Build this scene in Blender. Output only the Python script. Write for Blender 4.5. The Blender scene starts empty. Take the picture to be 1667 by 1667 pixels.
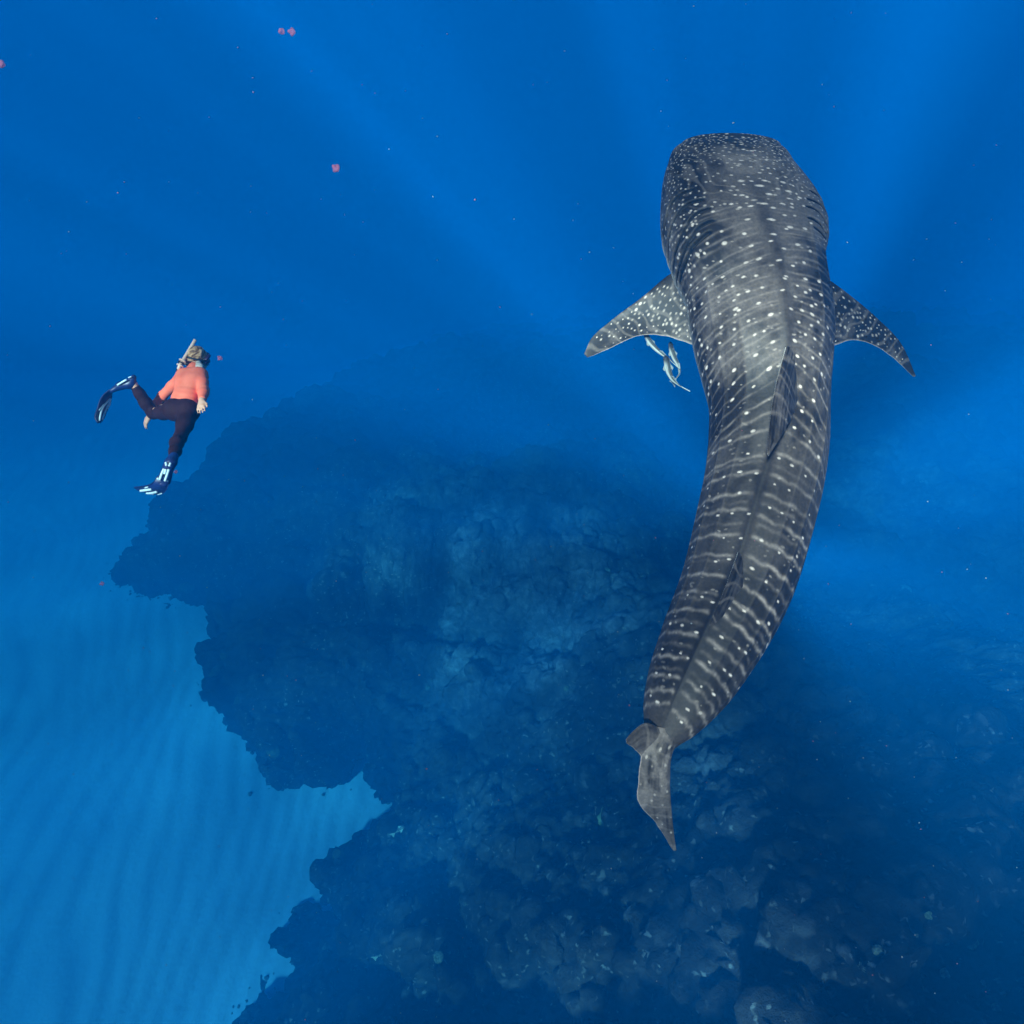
import bpy, math, random
import numpy as np
from mathutils import Vector, Matrix

SC = bpy.context.scene
COL = SC.collection
random.seed(7)
RNG = np.random.default_rng(11)

# ------------------------------------------------------------------ camera
PITCH = math.radians(62.0)          # camera looks 62 degrees below the horizon
FPX, CPX = 1086.0, 833.5            # focal length and centre in photograph pixels
CAM = np.array([0.0, 0.0, -1.5])    # just under the sea surface (z = 0)
FWD = np.array([0.0, math.cos(PITCH), -math.sin(PITCH)])
RGT = np.array([1.0, 0.0, 0.0])
UPV = np.array([0.0, math.sin(PITCH), math.cos(PITCH)])
cd = bpy.data.cameras.new('camera')
cd.sensor_width = 36.0
cd.lens = 36.0 * FPX / 1667.0
cd.clip_start = 0.05
cd.clip_end = 2000.0
cam = bpy.data.objects.new('camera', cd)
COL.objects.link(cam)
cam.location = CAM
cam.rotation_euler = (math.pi / 2 - PITCH, 0, 0)
SC.camera = cam

# ------------------------------------------------------------------ sun direction (light travels along SUND)
SUND = np.array([0.37, 0.44, -0.90]); SUND /= np.linalg.norm(SUND)
sun_el = math.asin(-SUND[2])
# ------------------------------------------------------------------ world
w = bpy.data.worlds.new('World'); SC.world = w; w.use_nodes = True
nt = w.node_tree
bg = nt.nodes['Background']
sky = nt.nodes.new('ShaderNodeTexSky')
sky.sky_type = 'NISHITA'; sky.sun_disc = False
sky.sun_elevation = sun_el
sky.sun_rotation = math.atan2(-SUND[0], -SUND[1])
nt.links.new(sky.outputs[0], bg.inputs[0])
bg.inputs[1].default_value = 0.06
# ------------------------------------------------------------------ sun
sl = bpy.data.lights.new('sun', 'SUN')
sl.energy = 5.0
sl.angle = math.radians(3.0)   # the light is spread by the water
sl.color = (1.0, 0.96, 0.90)
sun = bpy.data.objects.new('sun', sl); COL.objects.link(sun)
sun.rotation_euler = Vector(SUND).to_track_quat('-Z', 'Y').to_euler()
sun.location = (-10, -10, 20)
# ------------------------------------------------------------------ view
SC.view_settings.view_transform = 'Standard'
SC.view_settings.look = 'None'
SC.view_settings.exposure = 0.75
SC.view_settings.gamma = 1.0
SC.render.engine = 'CYCLES'
SC.cycles.use_denoising = True
SC.cycles.denoiser = 'OPENIMAGEDENOISE'
SC.cycles.use_adaptive_sampling = True
SC.cycles.adaptive_threshold = 0.03
SC.cycles.max_bounces = 3
SC.cycles.volume_bounces = 0
SC.cycles.transparent_max_bounces = 8
SC.cycles.sample_clamp_indirect = 4.0

# ------------------------------------------------------------------ helpers
def P(px, py, d):
    """point at photograph pixel (px, py) and distance d along the optical axis"""
    return CAM + d * (FWD + (px - CPX) / FPX * RGT - (py - CPX) / FPX * UPV)

def hash2(ix, iy, seed):
    h = (ix.astype(np.int64) * 374761393 + iy.astype(np.int64) * 668265263 + seed * 1442695041) & 0xFFFFFFFF
    h = ((h ^ (h >> 13)) * 1274126177) & 0xFFFFFFFF
    h = ((h ^ (h >> 16)) * 2246822519) & 0xFFFFFFFF
    return ((h ^ (h >> 15)) & 0xFFFFFF) / float(0xFFFFFF)

def vnoise(x, y, seed=0):
    x = np.asarray(x, float); y = np.asarray(y, float)
    x0 = np.floor(x); y0 = np.floor(y)
    fx = x - x0; fy = y - y0
    fx = fx * fx * fx * (fx * (fx * 6 - 15) + 10); fy = fy * fy * fy * (fy * (fy * 6 - 15) + 10)
    a = hash2(x0, y0, seed); b = hash2(x0 + 1, y0, seed)
    c = hash2(x0, y0 + 1, seed); d = hash2(x0 + 1, y0 + 1, seed)
    return (a * (1 - fx) + b * fx) * (1 - fy) + (c * (1 - fx) + d * fx) * fy - 0.5

def fbm(x, y, seed=0, octv=4, gain=0.5):
    s = 0; a = 1.0
    for o in range(octv):
        s = s + a * vnoise(x * 2.03 ** o + 17.3 * o, y * 2.03 ** o - 9.1 * o, seed + o)
        a *= gain
    return s

def worley(x, y, seed=0):
    """distance to the nearest jittered point and that point's random value"""
    ix = np.floor(x); iy = np.floor(y)
    best = np.full(np.shape(x), 9.0); val = np.zeros(np.shape(x))
    for dx in (-1, 0, 1):
        for dy in (-1, 0, 1):
            cx = ix + dx; cy = iy + dy
            px = cx + hash2(cx, cy, seed); py = cy + hash2(cx, cy, seed + 5)
            d = np.hypot(x - px, y - py)
            m = d < best
            best = np.where(m, d, best); val = np.where(m, hash2(cx, cy, seed + 9), val)
    return best, val

def sstep(a, b, x):
    t = np.clip((x - a) / (b - a), 0, 1)
    return t * t * (3 - 2 * t)

def interp(xk, yk, x):
    """monotone-ish cubic (Catmull-Rom through the knots)"""
    xk = np.asarray(xk, float); yk = np.asarray(yk, float)
    m = np.gradient(yk, xk, axis=0) if yk.ndim > 1 else np.gradient(yk, xk)
    x = np.clip(x, xk[0], xk[-1])
    i = np.clip(np.searchsorted(xk, x, side='right') - 1, 0, len(xk) - 2)
    h = xk[i + 1] - xk[i]; t = (x - xk[i]) / h
    if yk.ndim > 1:
        h = h[:, None]; t = t[:, None]
    return ((2 * t**3 - 3 * t**2 + 1) * yk[i] + (t**3 - 2 * t**2 + t) * h * m[i]
            + (-2 * t**3 + 3 * t**2) * yk[i + 1] + (t**3 - t**2) * h * m[i + 1])

def mesh_np(name, verts, quads, tris=None, smooth=True):
    me = bpy.data.meshes.new(name)
    verts = np.ascontiguousarray(verts, np.float32)
    quads = np.ascontiguousarray(quads, np.int32).reshape(-1, 4)
    tris = np.zeros((0, 3), np.int32) if tris is None else np.ascontiguousarray(tris, np.int32).reshape(-1, 3)
    me.vertices.add(len(verts)); me.vertices.foreach_set('co', verts.ravel())
    nl = quads.size + tris.size
    me.loops.add(nl); me.loops.foreach_set('vertex_index', np.concatenate([quads.ravel(), tris.ravel()]))
    nq, ntri = len(quads), len(tris)
    me.polygons.add(nq + ntri)
    st = np.concatenate([np.arange(nq) * 4, nq * 4 + np.arange(ntri) * 3]).astype(np.int32)
    me.polygons.foreach_set('loop_start', st)
    me.update(calc_edges=True)
    me.polygons.foreach_set('use_smooth', np.full(nq + ntri, smooth))
    me.validate()
    return me

def grid_quads(nu, nv, wrap_v=False):
    i, j = np.meshgrid(np.arange(nu - 1), np.arange(nv if wrap_v else nv - 1), indexing='ij')
    j2 = (j + 1) % nv
    return np.stack([i * nv + j, (i + 1) * nv + j, (i + 1) * nv + j2, i * nv + j2], -1).reshape(-1, 4)

def set_col(me, name, rgb):
    at = me.color_attributes.new(name, 'FLOAT_COLOR', 'POINT')
    c = np.ones((len(rgb), 4), np.float32); c[:, :3] = rgb
    at.data.foreach_set('color', c.ravel())

def set_f(me, name, v):
    at = me.attributes.new(name, 'FLOAT', 'POINT')
    at.data.foreach_set('value', np.ascontiguousarray(v, np.float32))

def obj(name, me, mat=None, parent=None, label=None, cat=None, group=None, kind=None, origin=None):
    o = bpy.data.objects.new(name, me)
    COL.objects.link(o)
    if mat is not None and me is not None:
        me.materials.append(mat)
    if parent is not None:
        o.parent = parent
        bpy.context.view_layer.update()
        o.matrix_parent_inverse = parent.matrix_world.inverted()
    if label: o['label'] = label
    if cat: o['category'] = cat
    if group: o['group'] = group
    if kind: o['kind'] = kind
    return o

def recentre(me, c):
    """shift mesh data so that its object can sit at c"""
    me.transform(Matrix.Translation(-Vector(c)))

def mat(name, rough=0.6, spec=0.3):
    m = bpy.data.materials.new(name); m.use_nodes = True
    b = m.node_tree.nodes['Principled BSDF']
    b.inputs['Roughness'].default_value = rough
    b.inputs['Specular IOR Level'].default_value = spec
    return m, m.node_tree, b

def node(t, kind, **kw):
    n = t.nodes.new(kind)
    for k, v in kw.items():
        if k.startswith('i_'):
            n.inputs[k[2:].replace('_', ' ')].default_value = v
        else:
            setattr(n, k, v)
    return n

def ramp(t, fac, stops):
    r = t.nodes.new('ShaderNodeValToRGB')
    el = r.color_ramp.elements
    while len(el) < len(stops): el.new(0.5)
    for e, (p, c) in zip(el, stops):
        e.position = p; e.color = (*c, 1) if len(c) == 3 else c
    t.links.new(fac, r.inputs[0])
    return r

def noisy_mat(name, c1, c2, scale=6.0, rough=0.6, spec=0.3, bump=0.0, bscale=40.0, detail=4.0):
    m, t, b = mat(name, rough, spec)
    tc = node(t, 'ShaderNodeTexCoord')
    n = node(t, 'ShaderNodeTexNoise', i_Scale=scale, i_Detail=detail)
    t.links.new(tc.outputs['Object'], n.inputs['Vector'])
    r = ramp(t, n.outputs['Fac'], [(0.35, c1), (0.65, c2)])
    t.links.new(r.outputs[0], b.inputs['Base Color'])
    if bump:
        n2 = node(t, 'ShaderNodeTexNoise', i_Scale=bscale, i_Detail=3.0)
        t.links.new(tc.outputs['Object'], n2.inputs['Vector'])
        bp = node(t, 'ShaderNodeBump', i_Strength=bump, i_Distance=0.02)
        t.links.new(n2.outputs['Fac'], bp.inputs['Height'])
        t.links.new(bp.outputs[0], b.inputs['Normal'])
    return m
# ================================================================== the water
# haze: the sea water itself, one closed box of even density
def box_mesh(name, lo, hi):
    x0, y0, z0 = lo; x1, y1, z1 = hi
    v = [(x0,y0,z0),(x1,y0,z0),(x1,y1,z0),(x0,y1,z0),(x0,y0,z1),(x1,y0,z1),(x1,y1,z1),(x0,y1,z1)]
    q = [(0,3,2,1),(4,5,6,7),(0,1,5,4),(1,2,6,5),(2,3,7,6),(3,0,4,7)]
    return mesh_np(name, v, q, smooth=False)
hm = bpy.data.materials.new('sea_water'); hm.use_nodes = True
t = hm.node_tree
t.nodes.remove(t.nodes['Principled BSDF'])
KS = 2.2                                     # scale of the sea bed about the camera: very clear, deep water
SIG_S = np.array([0.0, 0.0088, 0.0305]) * 1.15 / KS  # scattering per metre
SIG_A = np.array([0.0950, 0.0290, 0.0030]) * 1.15 / KS   # absorption per metre
DEN = 0.14 / KS
c = SIG_S / DEN
x = SIG_A / (DEN * (1 - c))
pv = node(t, 'ShaderNodeVolumePrincipled')
pv.inputs['Color'].default_value = (*c, 1)
pv.inputs['Density'].default_value = DEN
pv.inputs['Absorption Color'].default_value = (*((1 - np.clip(x, 0, 1)) ** 2), 1)
pv.inputs['Anisotropy'].default_value = -0.15
t.links.new(pv.outputs[0], t.nodes['Material Output'].inputs['Volume'])
hm.cycles.homogeneous_volume = True
obj('haze', box_mesh('haze', (-720, -620, -170), (720, 760, 0.0)), hm, kind='stuff',
    label='clear deep blue sea water filling the whole scene')

# the wavy sea surface above, out of view: its painted transparency splits sunlight into shafts
n = 160
gx = np.linspace(-700, 700, n); gy = np.linspace(-600, 740, n)
X, Y = np.meshgrid(gx, gy, indexing='ij')
Z = 0.35 + 0.25 * fbm(X * 0.11, Y * 0.16, 3, 3)
me = mesh_np('unseen_sea_surface', np.stack([X, Y, Z], -1).reshape(-1, 3), grid_quads(n, n))
sm = bpy.data.materials.new('unseen_sea_surface'); sm.use_nodes = True
t = sm.node_tree
t.nodes.remove(t.nodes['Principled BSDF'])
tb = node(t, 'ShaderNodeBsdfTransparent')
tc = node(t, 'ShaderNodeTexCoord')
mp = node(t, 'ShaderNodeMapping'); mp.inputs['Scale'].default_value = (1.0, 1.2, 1.0); mp.inputs['Location'].default_value = (9.9, -94.5, 0.0)  # offset chosen for where the bright and dim light falls
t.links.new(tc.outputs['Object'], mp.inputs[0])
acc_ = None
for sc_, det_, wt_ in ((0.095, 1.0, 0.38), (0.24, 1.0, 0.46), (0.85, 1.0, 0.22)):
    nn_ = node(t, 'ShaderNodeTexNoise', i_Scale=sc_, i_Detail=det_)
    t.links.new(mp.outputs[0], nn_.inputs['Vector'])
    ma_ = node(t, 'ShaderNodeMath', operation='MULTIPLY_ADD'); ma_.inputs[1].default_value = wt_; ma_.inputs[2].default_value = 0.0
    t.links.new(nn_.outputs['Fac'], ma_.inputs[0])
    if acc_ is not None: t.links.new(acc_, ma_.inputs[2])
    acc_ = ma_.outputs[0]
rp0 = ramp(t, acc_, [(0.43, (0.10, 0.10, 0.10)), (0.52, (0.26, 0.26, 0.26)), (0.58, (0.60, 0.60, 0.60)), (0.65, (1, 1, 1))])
rp = node(t, 'ShaderNodeVectorMath', operation='SCALE'); rp.inputs['Scale'].default_value = 2.3     # gain on the painted pattern, in place of focusing by waves
# painted pattern fades to grey away from the camera to light the sand evenly
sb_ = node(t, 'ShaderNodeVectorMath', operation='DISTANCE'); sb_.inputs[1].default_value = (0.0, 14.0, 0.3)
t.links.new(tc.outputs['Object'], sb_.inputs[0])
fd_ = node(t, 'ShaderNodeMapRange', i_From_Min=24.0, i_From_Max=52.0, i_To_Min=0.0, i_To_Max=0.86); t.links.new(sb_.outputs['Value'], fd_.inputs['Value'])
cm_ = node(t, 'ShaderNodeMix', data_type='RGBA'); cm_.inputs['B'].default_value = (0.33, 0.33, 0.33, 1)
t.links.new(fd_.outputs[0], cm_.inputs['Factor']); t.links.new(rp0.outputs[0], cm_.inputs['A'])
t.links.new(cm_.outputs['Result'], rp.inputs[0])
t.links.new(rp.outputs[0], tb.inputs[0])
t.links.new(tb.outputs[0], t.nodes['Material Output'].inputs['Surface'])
obj('unseen_sea_surface', me, sm, kind='structure', label='unseen rippled sea surface overhead, patterned to shape the sunlight')

# ================================================================== sand floor
SAND0, SLOPE = -19.5, 0.36
def scale_bed(v):
    return CAM + KS * (v - CAM)
def sand_base(x, y):
    y = np.asarray(y, float)
    return SAND0 - SLOPE * np.clip(y, -30, 40) - 0.014 * np.clip(y - 7, 0, 33) ** 2
def floor_pt(px, py, lift=0.0):
    d = FWD + (px - CPX) / FPX * RGT - (py - CPX) / FPX * UPV
    lo, hi = 1.0, 120.0
    for _ in range(40):
        mid = 0.5 * (lo + hi); p_ = CAM + mid * d
        if p_[2] > sand_base(p_[0], p_[1]) + lift: lo = mid
        else: hi = mid
    s = lo
    return CAM + s * d
def sand_z(x, y):
    z = sand_base(x, y) + 0.5 * fbm(x * 0.06, y * 0.06, 40, 2)
    ph = x * 1.0 + 1.6 * fbm(x * 0.10, y * 0.07, 41, 3) * 3.0 - 0.018 * (y - 2) ** 2 * np.sign(x + 12) * 0.25
    wl = 0.78
    u = ph / wl
    fr = u - np.floor(u)
    tri = np.where(fr < 0.68, fr / 0.68, (1 - fr) / 0.32)
    rp_ = tri * tri * (3 - 2 * tri)
    amp = (0.035 + 0.075 * np.clip(fbm(x * 0.12, y * 0.08, 43, 2) + 0.45, 0, 1)) * (0.12 + 0.88 * sstep(9.0, 1.0, y))
    u2 = (x * 0.9 + y * 0.35 + 2.2 * fbm(x * .3, y * .2, 46, 2)) / 0.55
    return z + amp * rp_ + 0.012 * np.sin(6.283 * u2) + 0.05 * fbm(x * 0.5, y * 0.5, 44, 3)
fx = np.arange(-34, 12, 0.11); cx = np.concatenate([np.linspace(-300, -36, 24), fx, np.linspace(13, 300, 40)])
fy = np.arange(-9, 30, 0.16); cy = np.concatenate([np.linspace(-260, -10, 22), fy, np.linspace(31, 330, 50)])
X, Y = np.meshgrid(cx, cy, indexing='ij')
me = mesh_np('sea_floor', scale_bed(np.stack([X, Y, sand_z(X, Y)], -1).reshape(-1, 3)), grid_quads(len(cx), len(cy)))
m, t, b = mat('rippled_sand', 0.9, 0.1)
tc = node(t, 'ShaderNodeTexCoord')
n1 = node(t, 'ShaderNodeTexNoise', i_Scale=0.16, i_Detail=5.0)
t.links.new(tc.outputs['Object'], n1.inputs['Vector'])
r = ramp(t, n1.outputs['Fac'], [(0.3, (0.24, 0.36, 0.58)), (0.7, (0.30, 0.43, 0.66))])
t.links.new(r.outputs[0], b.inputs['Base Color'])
n2 = node(t, 'ShaderNodeTexNoise', i_Scale=4.0, i_Detail=4.0)
t.links.new(tc.outputs['Object'], n2.inputs['Vector'])
bp = node(t, 'ShaderNodeBump', i_Strength=0.35, i_Distance=0.1)
t.links.new(n2.outputs['Fac'], bp.inputs['Height']); t.links.new(bp.outputs[0], b.inputs['Normal'])
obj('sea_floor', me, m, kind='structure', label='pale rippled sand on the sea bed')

# ================================================================== reef
REEF_PX = [(195,905),(215,860),(270,800),(340,745),(430,690),(520,635),(600,595),(690,560),(760,545),(900,520),(1080,500),
           (1300,490),(1500,500),(1900,480),(2300,900),(3200,2700),(-100,2700),(330,1790),(385,1690),(440,1640),(492,1596),(486,1550),(512,1500),
           (548,1480),(553,1432),(578,1390),(592,1352),(625,1312),(672,1284),(640,1262),(604,1250),(592,1212),
           (545,1222),(505,1250),(440,1236),(402,1196),(384,1142),(336,1108),(350,1072),(378,1032),(350,1000),
           (290,966),(225,944)]
REEF_W = np.array([floor_pt(px, py, 1.2)[:2] for px, py in REEF_PX])
def poly_sdf(x, y, V):
    """signed distance in metres, positive inside"""
    d = np.full(x.shape, 1e9); inside = np.zeros(x.shape, bool)
    n = len(V)
    for i in range(n):
        a = V[i]; b_ = V[(i + 1) % n]
        e = b_ - a
        wx = x - a[0]; wy = y - a[1]
        tt = np.clip((wx * e[0] + wy * e[1]) / (e @ e), 0, 1)
        d = np.minimum(d, np.hypot(wx - tt * e[0], wy - tt * e[1]))
        cond = ((a[1] > y) != (b_[1] > y)) & (x < (b_[0] - a[0]) * (y - a[1]) / (b_[1] - a[1] + 1e-12) + a[0])
        inside ^= cond
    return np.where(inside, d, -d)
def seg_dist(x, y, pts):
    d = np.full(x.shape, 1e9)
    for a, b_ in zip(pts[:-1], pts[1:]):
        a = np.array(a); b_ = np.array(b_); e = b_ - a
        wx = x - a[0]; wy = y - a[1]
        tt = np.clip((wx * e[0] + wy * e[1]) / (e @ e), 0, 1)
        d = np.minimum(d, np.hypot(wx - tt * e[0], wy - tt * e[1]))
    return d
CRACKS = [[(780,1552),(900,1560),(1010,1548),(1130,1545),(1230,1515),(1330,1500)],
          [(560,1625),(680,1640),(800,1650)], [(800,1635),(940,1625),(1060,1632)],
          [(640,1000),(760,1040),(900,1090)], [(1380,1180),(1450,1300),(1440,1400)],
          [(1230,1230),(1280,1330),(1260,1420)], [(640,1420),(730,1440),(760,1500)]]
CRACKS_W = [[floor_pt(px, py, 4.0)[:2] for px, py in c_] for c_ in CRACKS]
def reef_rise(x, y):
    """height of the reef body above the sand before the fine lumps"""
    rho = np.hypot(x - 2.5, y + 3.0)              # the reef climbs towards a crest below and right of the camera
    return 2.4 + 1.4 * sstep(2, 12, x) * sstep(3, 9, y) + 12.0 * np.exp(-(rho / 7.0) ** 1.6)
def reef_height(x, y):
    wx = x + 0.55 * fbm(x * 0.8, y * 0.8, 60, 5, 0.65); wy = y + 0.55 * fbm(x * 0.8, y * 0.8, 64, 5, 0.65)
    sd = poly_sdf(wx, wy, REEF_W)
    e1, _ = worley(x / 1.5, y / 1.5, 70)
    e2, _ = worley(x / 0.6, y / 0.6, 72)
    sd2 = sd + 0.75 * (0.55 - e1) + 0.30 * (0.5 - e2)
    body = sstep(-0.35, 0.9, sd2) * 0.40 + sstep(0.3, 6.5, sd2) * 0.60
    H = reef_rise(x, y)
    big = fbm(x * 0.13, y * 0.13, 80, 3)
    w1, v1 = worley(x / 2.6 + 0.4 * fbm(x * .5, y * .5, 81, 2), y / 2.6, 90)
    w2, v2 = worley(x / 0.95, y / 0.95, 95)
    w3, v3 = worley(x / 0.40, y / 0.40, 99)
    w4, v4 = worley(x / 0.16, y / 0.16, 101)
    lump = 0.95 * (0.35 + 0.65 * sstep(3.0, 9.0, np.hypot(x - 2.5, y + 3.0))) * (0.25 + v1) * np.clip(1 - w1 * w1 * 1.4, 0, 1) + 0.42 * (0.2 + v2) * np.clip(1 - w2 * w2 * 1.5, -0.3, 1) \
        + 0.20 * v3 * np.clip(1 - w3 * w3 * 1.7, -0.3, 1) + 0.10 * v4 * np.clip(1 - w4 * w4 * 1.7, -0.3, 1)
    z = body * (H + 2.6 * big) + sstep(-0.4, 0.8, sd2) * (lump + 0.35 * fbm(x * 1.3, y * 1.3, 85, 4))
    for i, cw in enumerate(CRACKS_W):
        dd = seg_dist(x + 0.5 * fbm(x * .8, y * .8, 110, 2), y + 0.5 * fbm(x * .8, y * .8, 111, 2), cw)
        z = z - (1.7 if i < 3 else 1.0) * np.exp(-(dd / (0.42 if i else 0.5)) ** 2) * sstep(0, 1, sd)
    z = z - 1.4 * sstep(0.1, -0.9, sd2)
    return z, sd2
hx = np.concatenate([np.arange(-22, -4.5, 0.095), np.arange(-4.5, 8, 0.037), np.arange(8, 34, 0.13), np.linspace(34.3, 70, 40)])
hy = np.concatenate([np.arange(-9, -3.5, 0.095), np.arange(-3.5, 5.5, 0.037), np.arange(5.5, 36, 0.11), np.linspace(36.3, 70, 50)])
X, Y = np.meshgrid(hx, hy, indexing='ij')
Hh, SD = reef_height(X, Y)
RZ = sand_base(X, Y) + Hh
# living coral and dark turf spread by noise; broad pale patches set at chosen spots
pal = sstep(0.10, 0.42, fbm(X * 0.8, Y * 0.8, 120, 5, 0.62)) * sstep(-0.05, 0.3, fbm(X * 0.16, Y * 0.16, 125, 2) + 0.08)
fine = sstep(0.22, 0.45, fbm(X * 2.6, Y * 2.6, 130, 3, 0.6))
def reef_z(x, y):
    i = np.clip(np.searchsorted(hx, x) - 1, 0, len(hx) - 2); j = np.clip(np.searchsorted(hy, y) - 1, 0, len(hy) - 2)
    return RZ[i, j]
def ray_hit(px, py):
    """where the line of sight through a photograph pixel meets the sea bed (unscaled), and whether that is reef"""
    d = FWD + (px - CPX) / FPX * RGT - (py - CPX) / FPX * UPV
    s_ = np.arange(2.0, 90.0, 0.04)
    p_ = CAM + s_[:, None] * d
    zr = reef_z(p_[:, 0], p_[:, 1]); zs = sand_z(p_[:, 0], p_[:, 1])
    k = int(np.argmax(p_[:, 2] < np.maximum(zr, zs)))
    return p_[k], bool(zr[k] > zs[k])
PALE_PATCHES = [((880, 930), 4.2, 1.0), ((1580, 1050), 3.4, 0.4), ((1480, 760), 5.0, 0.4), ((1000, 1330), 0.6, 0.6), ((760, 850), 3.6, 0.7), ((1600, 900), 4.0, 0.4)]  # broad pale patches, those mid reef lightened to make up for dim light
pale_patch = np.zeros_like(X)
for (px, py), rr, st in PALE_PATCHES:
    c_ = ray_hit(px, py)[0]
    dd = np.hypot(X - c_[0] + 2.2 * fbm(X * .3, Y * .3, 140, 4), Y - c_[1] + 2.2 * fbm(X * .3, Y * .3, 150, 4)) / rr
    pale_patch = np.maximum(pale_patch, st * sstep(1.2, 0.2, dd))
base = np.array([0.012, 0.0115, 0.014]); turf = np.array([0.032, 0.030, 0.034]); pale = np.array([0.17, 0.21, 0.16]); rubble = np.array([0.13, 0.15, 0.22])  # rubble: tone of the placed pale patches
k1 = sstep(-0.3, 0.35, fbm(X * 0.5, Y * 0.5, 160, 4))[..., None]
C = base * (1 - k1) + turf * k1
k2 = (pale_patch * (0.55 + 0.9 * fbm(X * 1.7, Y * 1.7, 170, 3)).clip(0, 1))[..., None]
C = C * (1 - k2) + rubble * k2  # placed pale patches, those mid reef lightened to make up for dim light
patch = sstep(-0.10, 0.34, fbm(X * 0.22, Y * 0.22, 185, 3) + 0.6 * fbm(X * 0.9, Y * 0.9, 186, 3))
nu, nv = X.shape
q = grid_quads(nu, nv)
keep = (SD.ravel()[q].max(1) > -1.0)
q = q[keep]
used, inv = np.unique(q, return_inverse=True)
V = scale_bed(np.stack([X, Y, RZ], -1).reshape(-1, 3)[used])
me = mesh_np('reef', V, inv.reshape(-1, 4))
nb = np.zeros(len(V) * 3, np.float32); me.vertices.foreach_get('normal', nb); nb = nb.reshape(-1, 3)
px_, py_ = V[:, 0] + 0.9 * V[:, 2], V[:, 1] - 0.7 * V[:, 2]
g1, q1 = worley(px_ / 1.9, py_ / 1.9, 600); g2, q2 = worley(px_ / 0.8, py_ / 0.8, 604); g3, q3 = worley(px_ / 0.36, py_ / 0.36, 608)
dp = 0.75 * (0.3 + q1) * (0.55 - g1) + 0.36 * (0.3 + q2) * (0.5 - g2) + 0.14 * (0.3 + q3) * (0.5 - g3) + 0.25 * fbm(px_ * 1.5, py_ * 1.5, 612, 3)
V = V + nb * dp[:, None]
me.vertices.foreach_set('co', np.ascontiguousarray(V, np.float32).ravel()); me.update()
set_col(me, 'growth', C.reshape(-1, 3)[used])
set_f(me, 'patch', patch.ravel()[used])
m, t, b = mat('reef_rock', 0.9, 0.1)
at = node(t, 'ShaderNodeVertexColor', layer_name='growth')
tc = node(t, 'ShaderNodeTexCoord')
n1 = node(t, 'ShaderNodeTexNoise', i_Scale=2.2, i_Detail=8.0, i_Roughness=0.72)
t.links.new(tc.outputs['Object'], n1.inputs['Vector'])
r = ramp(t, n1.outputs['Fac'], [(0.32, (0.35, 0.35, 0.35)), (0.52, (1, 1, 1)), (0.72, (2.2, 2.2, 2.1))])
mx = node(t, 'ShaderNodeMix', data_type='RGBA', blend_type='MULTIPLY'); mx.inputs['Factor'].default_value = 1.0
t.links.new(at.outputs['Color'], mx.inputs['A']); t.links.new(r.outputs[0], mx.inputs['B'])
# colonies: clumps of living coral, each with a colour of its own
wn = node(t, 'ShaderNodeTexNoise', i_Scale=3.0, i_Detail=3.0)
t.links.new(tc.outputs['Object'], wn.inputs['Vector'])
wv = node(t, 'ShaderNodeVectorMath', operation='MULTIPLY_ADD'); wv.inputs[1].default_value = (0.45, 0.45, 0.45)
t.links.new(wn.outputs['Color'], wv.inputs[0]); t.links.new(tc.outputs['Object'], wv.inputs[2])
pa = node(t, 'ShaderNodeAttribute', attribute_name='patch')
cur = mx.outputs['Result']
hgt = n1.outputs['Fac']
for sc_, lo_, hi_, st_, colr in ((1.1, 0.62, 0.80, 0.75, (0.052, 0.050, 0.060)), (2.8, 0.76, 0.90, 0.7, (0.09, 0.09, 0.11)), (7.5, 0.84, 0.92, 0.8, (0.19, 0.20, 0.23))):
    vo = node(t, 'ShaderNodeTexVoronoi', i_Scale=sc_); vo.feature = 'F1'
    t.links.new(wv.outputs[0], vo.inputs['Vector'])
    sp_ = node(t, 'ShaderNodeSeparateColor'); t.links.new(vo.outputs['Color'], sp_.inputs[0])
    pick = node(t, 'ShaderNodeMapRange', i_From_Min=lo_, i_From_Max=hi_); t.links.new(sp_.outputs[0], pick.inputs['Value'])
    core = node(t, 'ShaderNodeMapRange', i_From_Min=0.62 / 1.0, i_From_Max=0.25); t.links.new(vo.outputs['Distance'], core.inputs['Value'])
    f1 = node(t, 'ShaderNodeMath', operation='MULTIPLY'); t.links.new(pick.outputs[0], f1.inputs[0]); t.links.new(core.outputs[0], f1.inputs[1])
    f2 = node(t, 'ShaderNodeMath', operation='MULTIPLY'); t.links.new(f1.outputs[0], f2.inputs[0]); t.links.new(sp_.outputs[1], f2.inputs[1])
    pm = node(t, 'ShaderNodeMapRange', i_From_Min=0.0, i_From_Max=1.0, i_To_Min=0.12, i_To_Max=st_ * 1.5); t.links.new(pa.outputs['Fac'], pm.inputs['Value'])
    f3 = node(t, 'ShaderNodeMath', operation='MULTIPLY', use_clamp=True); t.links.new(f2.outputs[0], f3.inputs[0]); t.links.new(pm.outputs[0], f3.inputs[1])
    m3 = node(t, 'ShaderNodeMix', data_type='RGBA'); m3.inputs['B'].default_value = (*colr, 1)
    t.links.new(f3.outputs[0], m3.inputs['Factor']); t.links.new(cur, m3.inputs['A']); cur = m3.outputs['Result']
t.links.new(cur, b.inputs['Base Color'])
bp = node(t, 'ShaderNodeBump', i_Strength=0.9, i_Distance=0.35)
t.links.new(hgt, bp.inputs['Height']); t.links.new(bp.outputs[0], b.inputs['Normal'])
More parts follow.
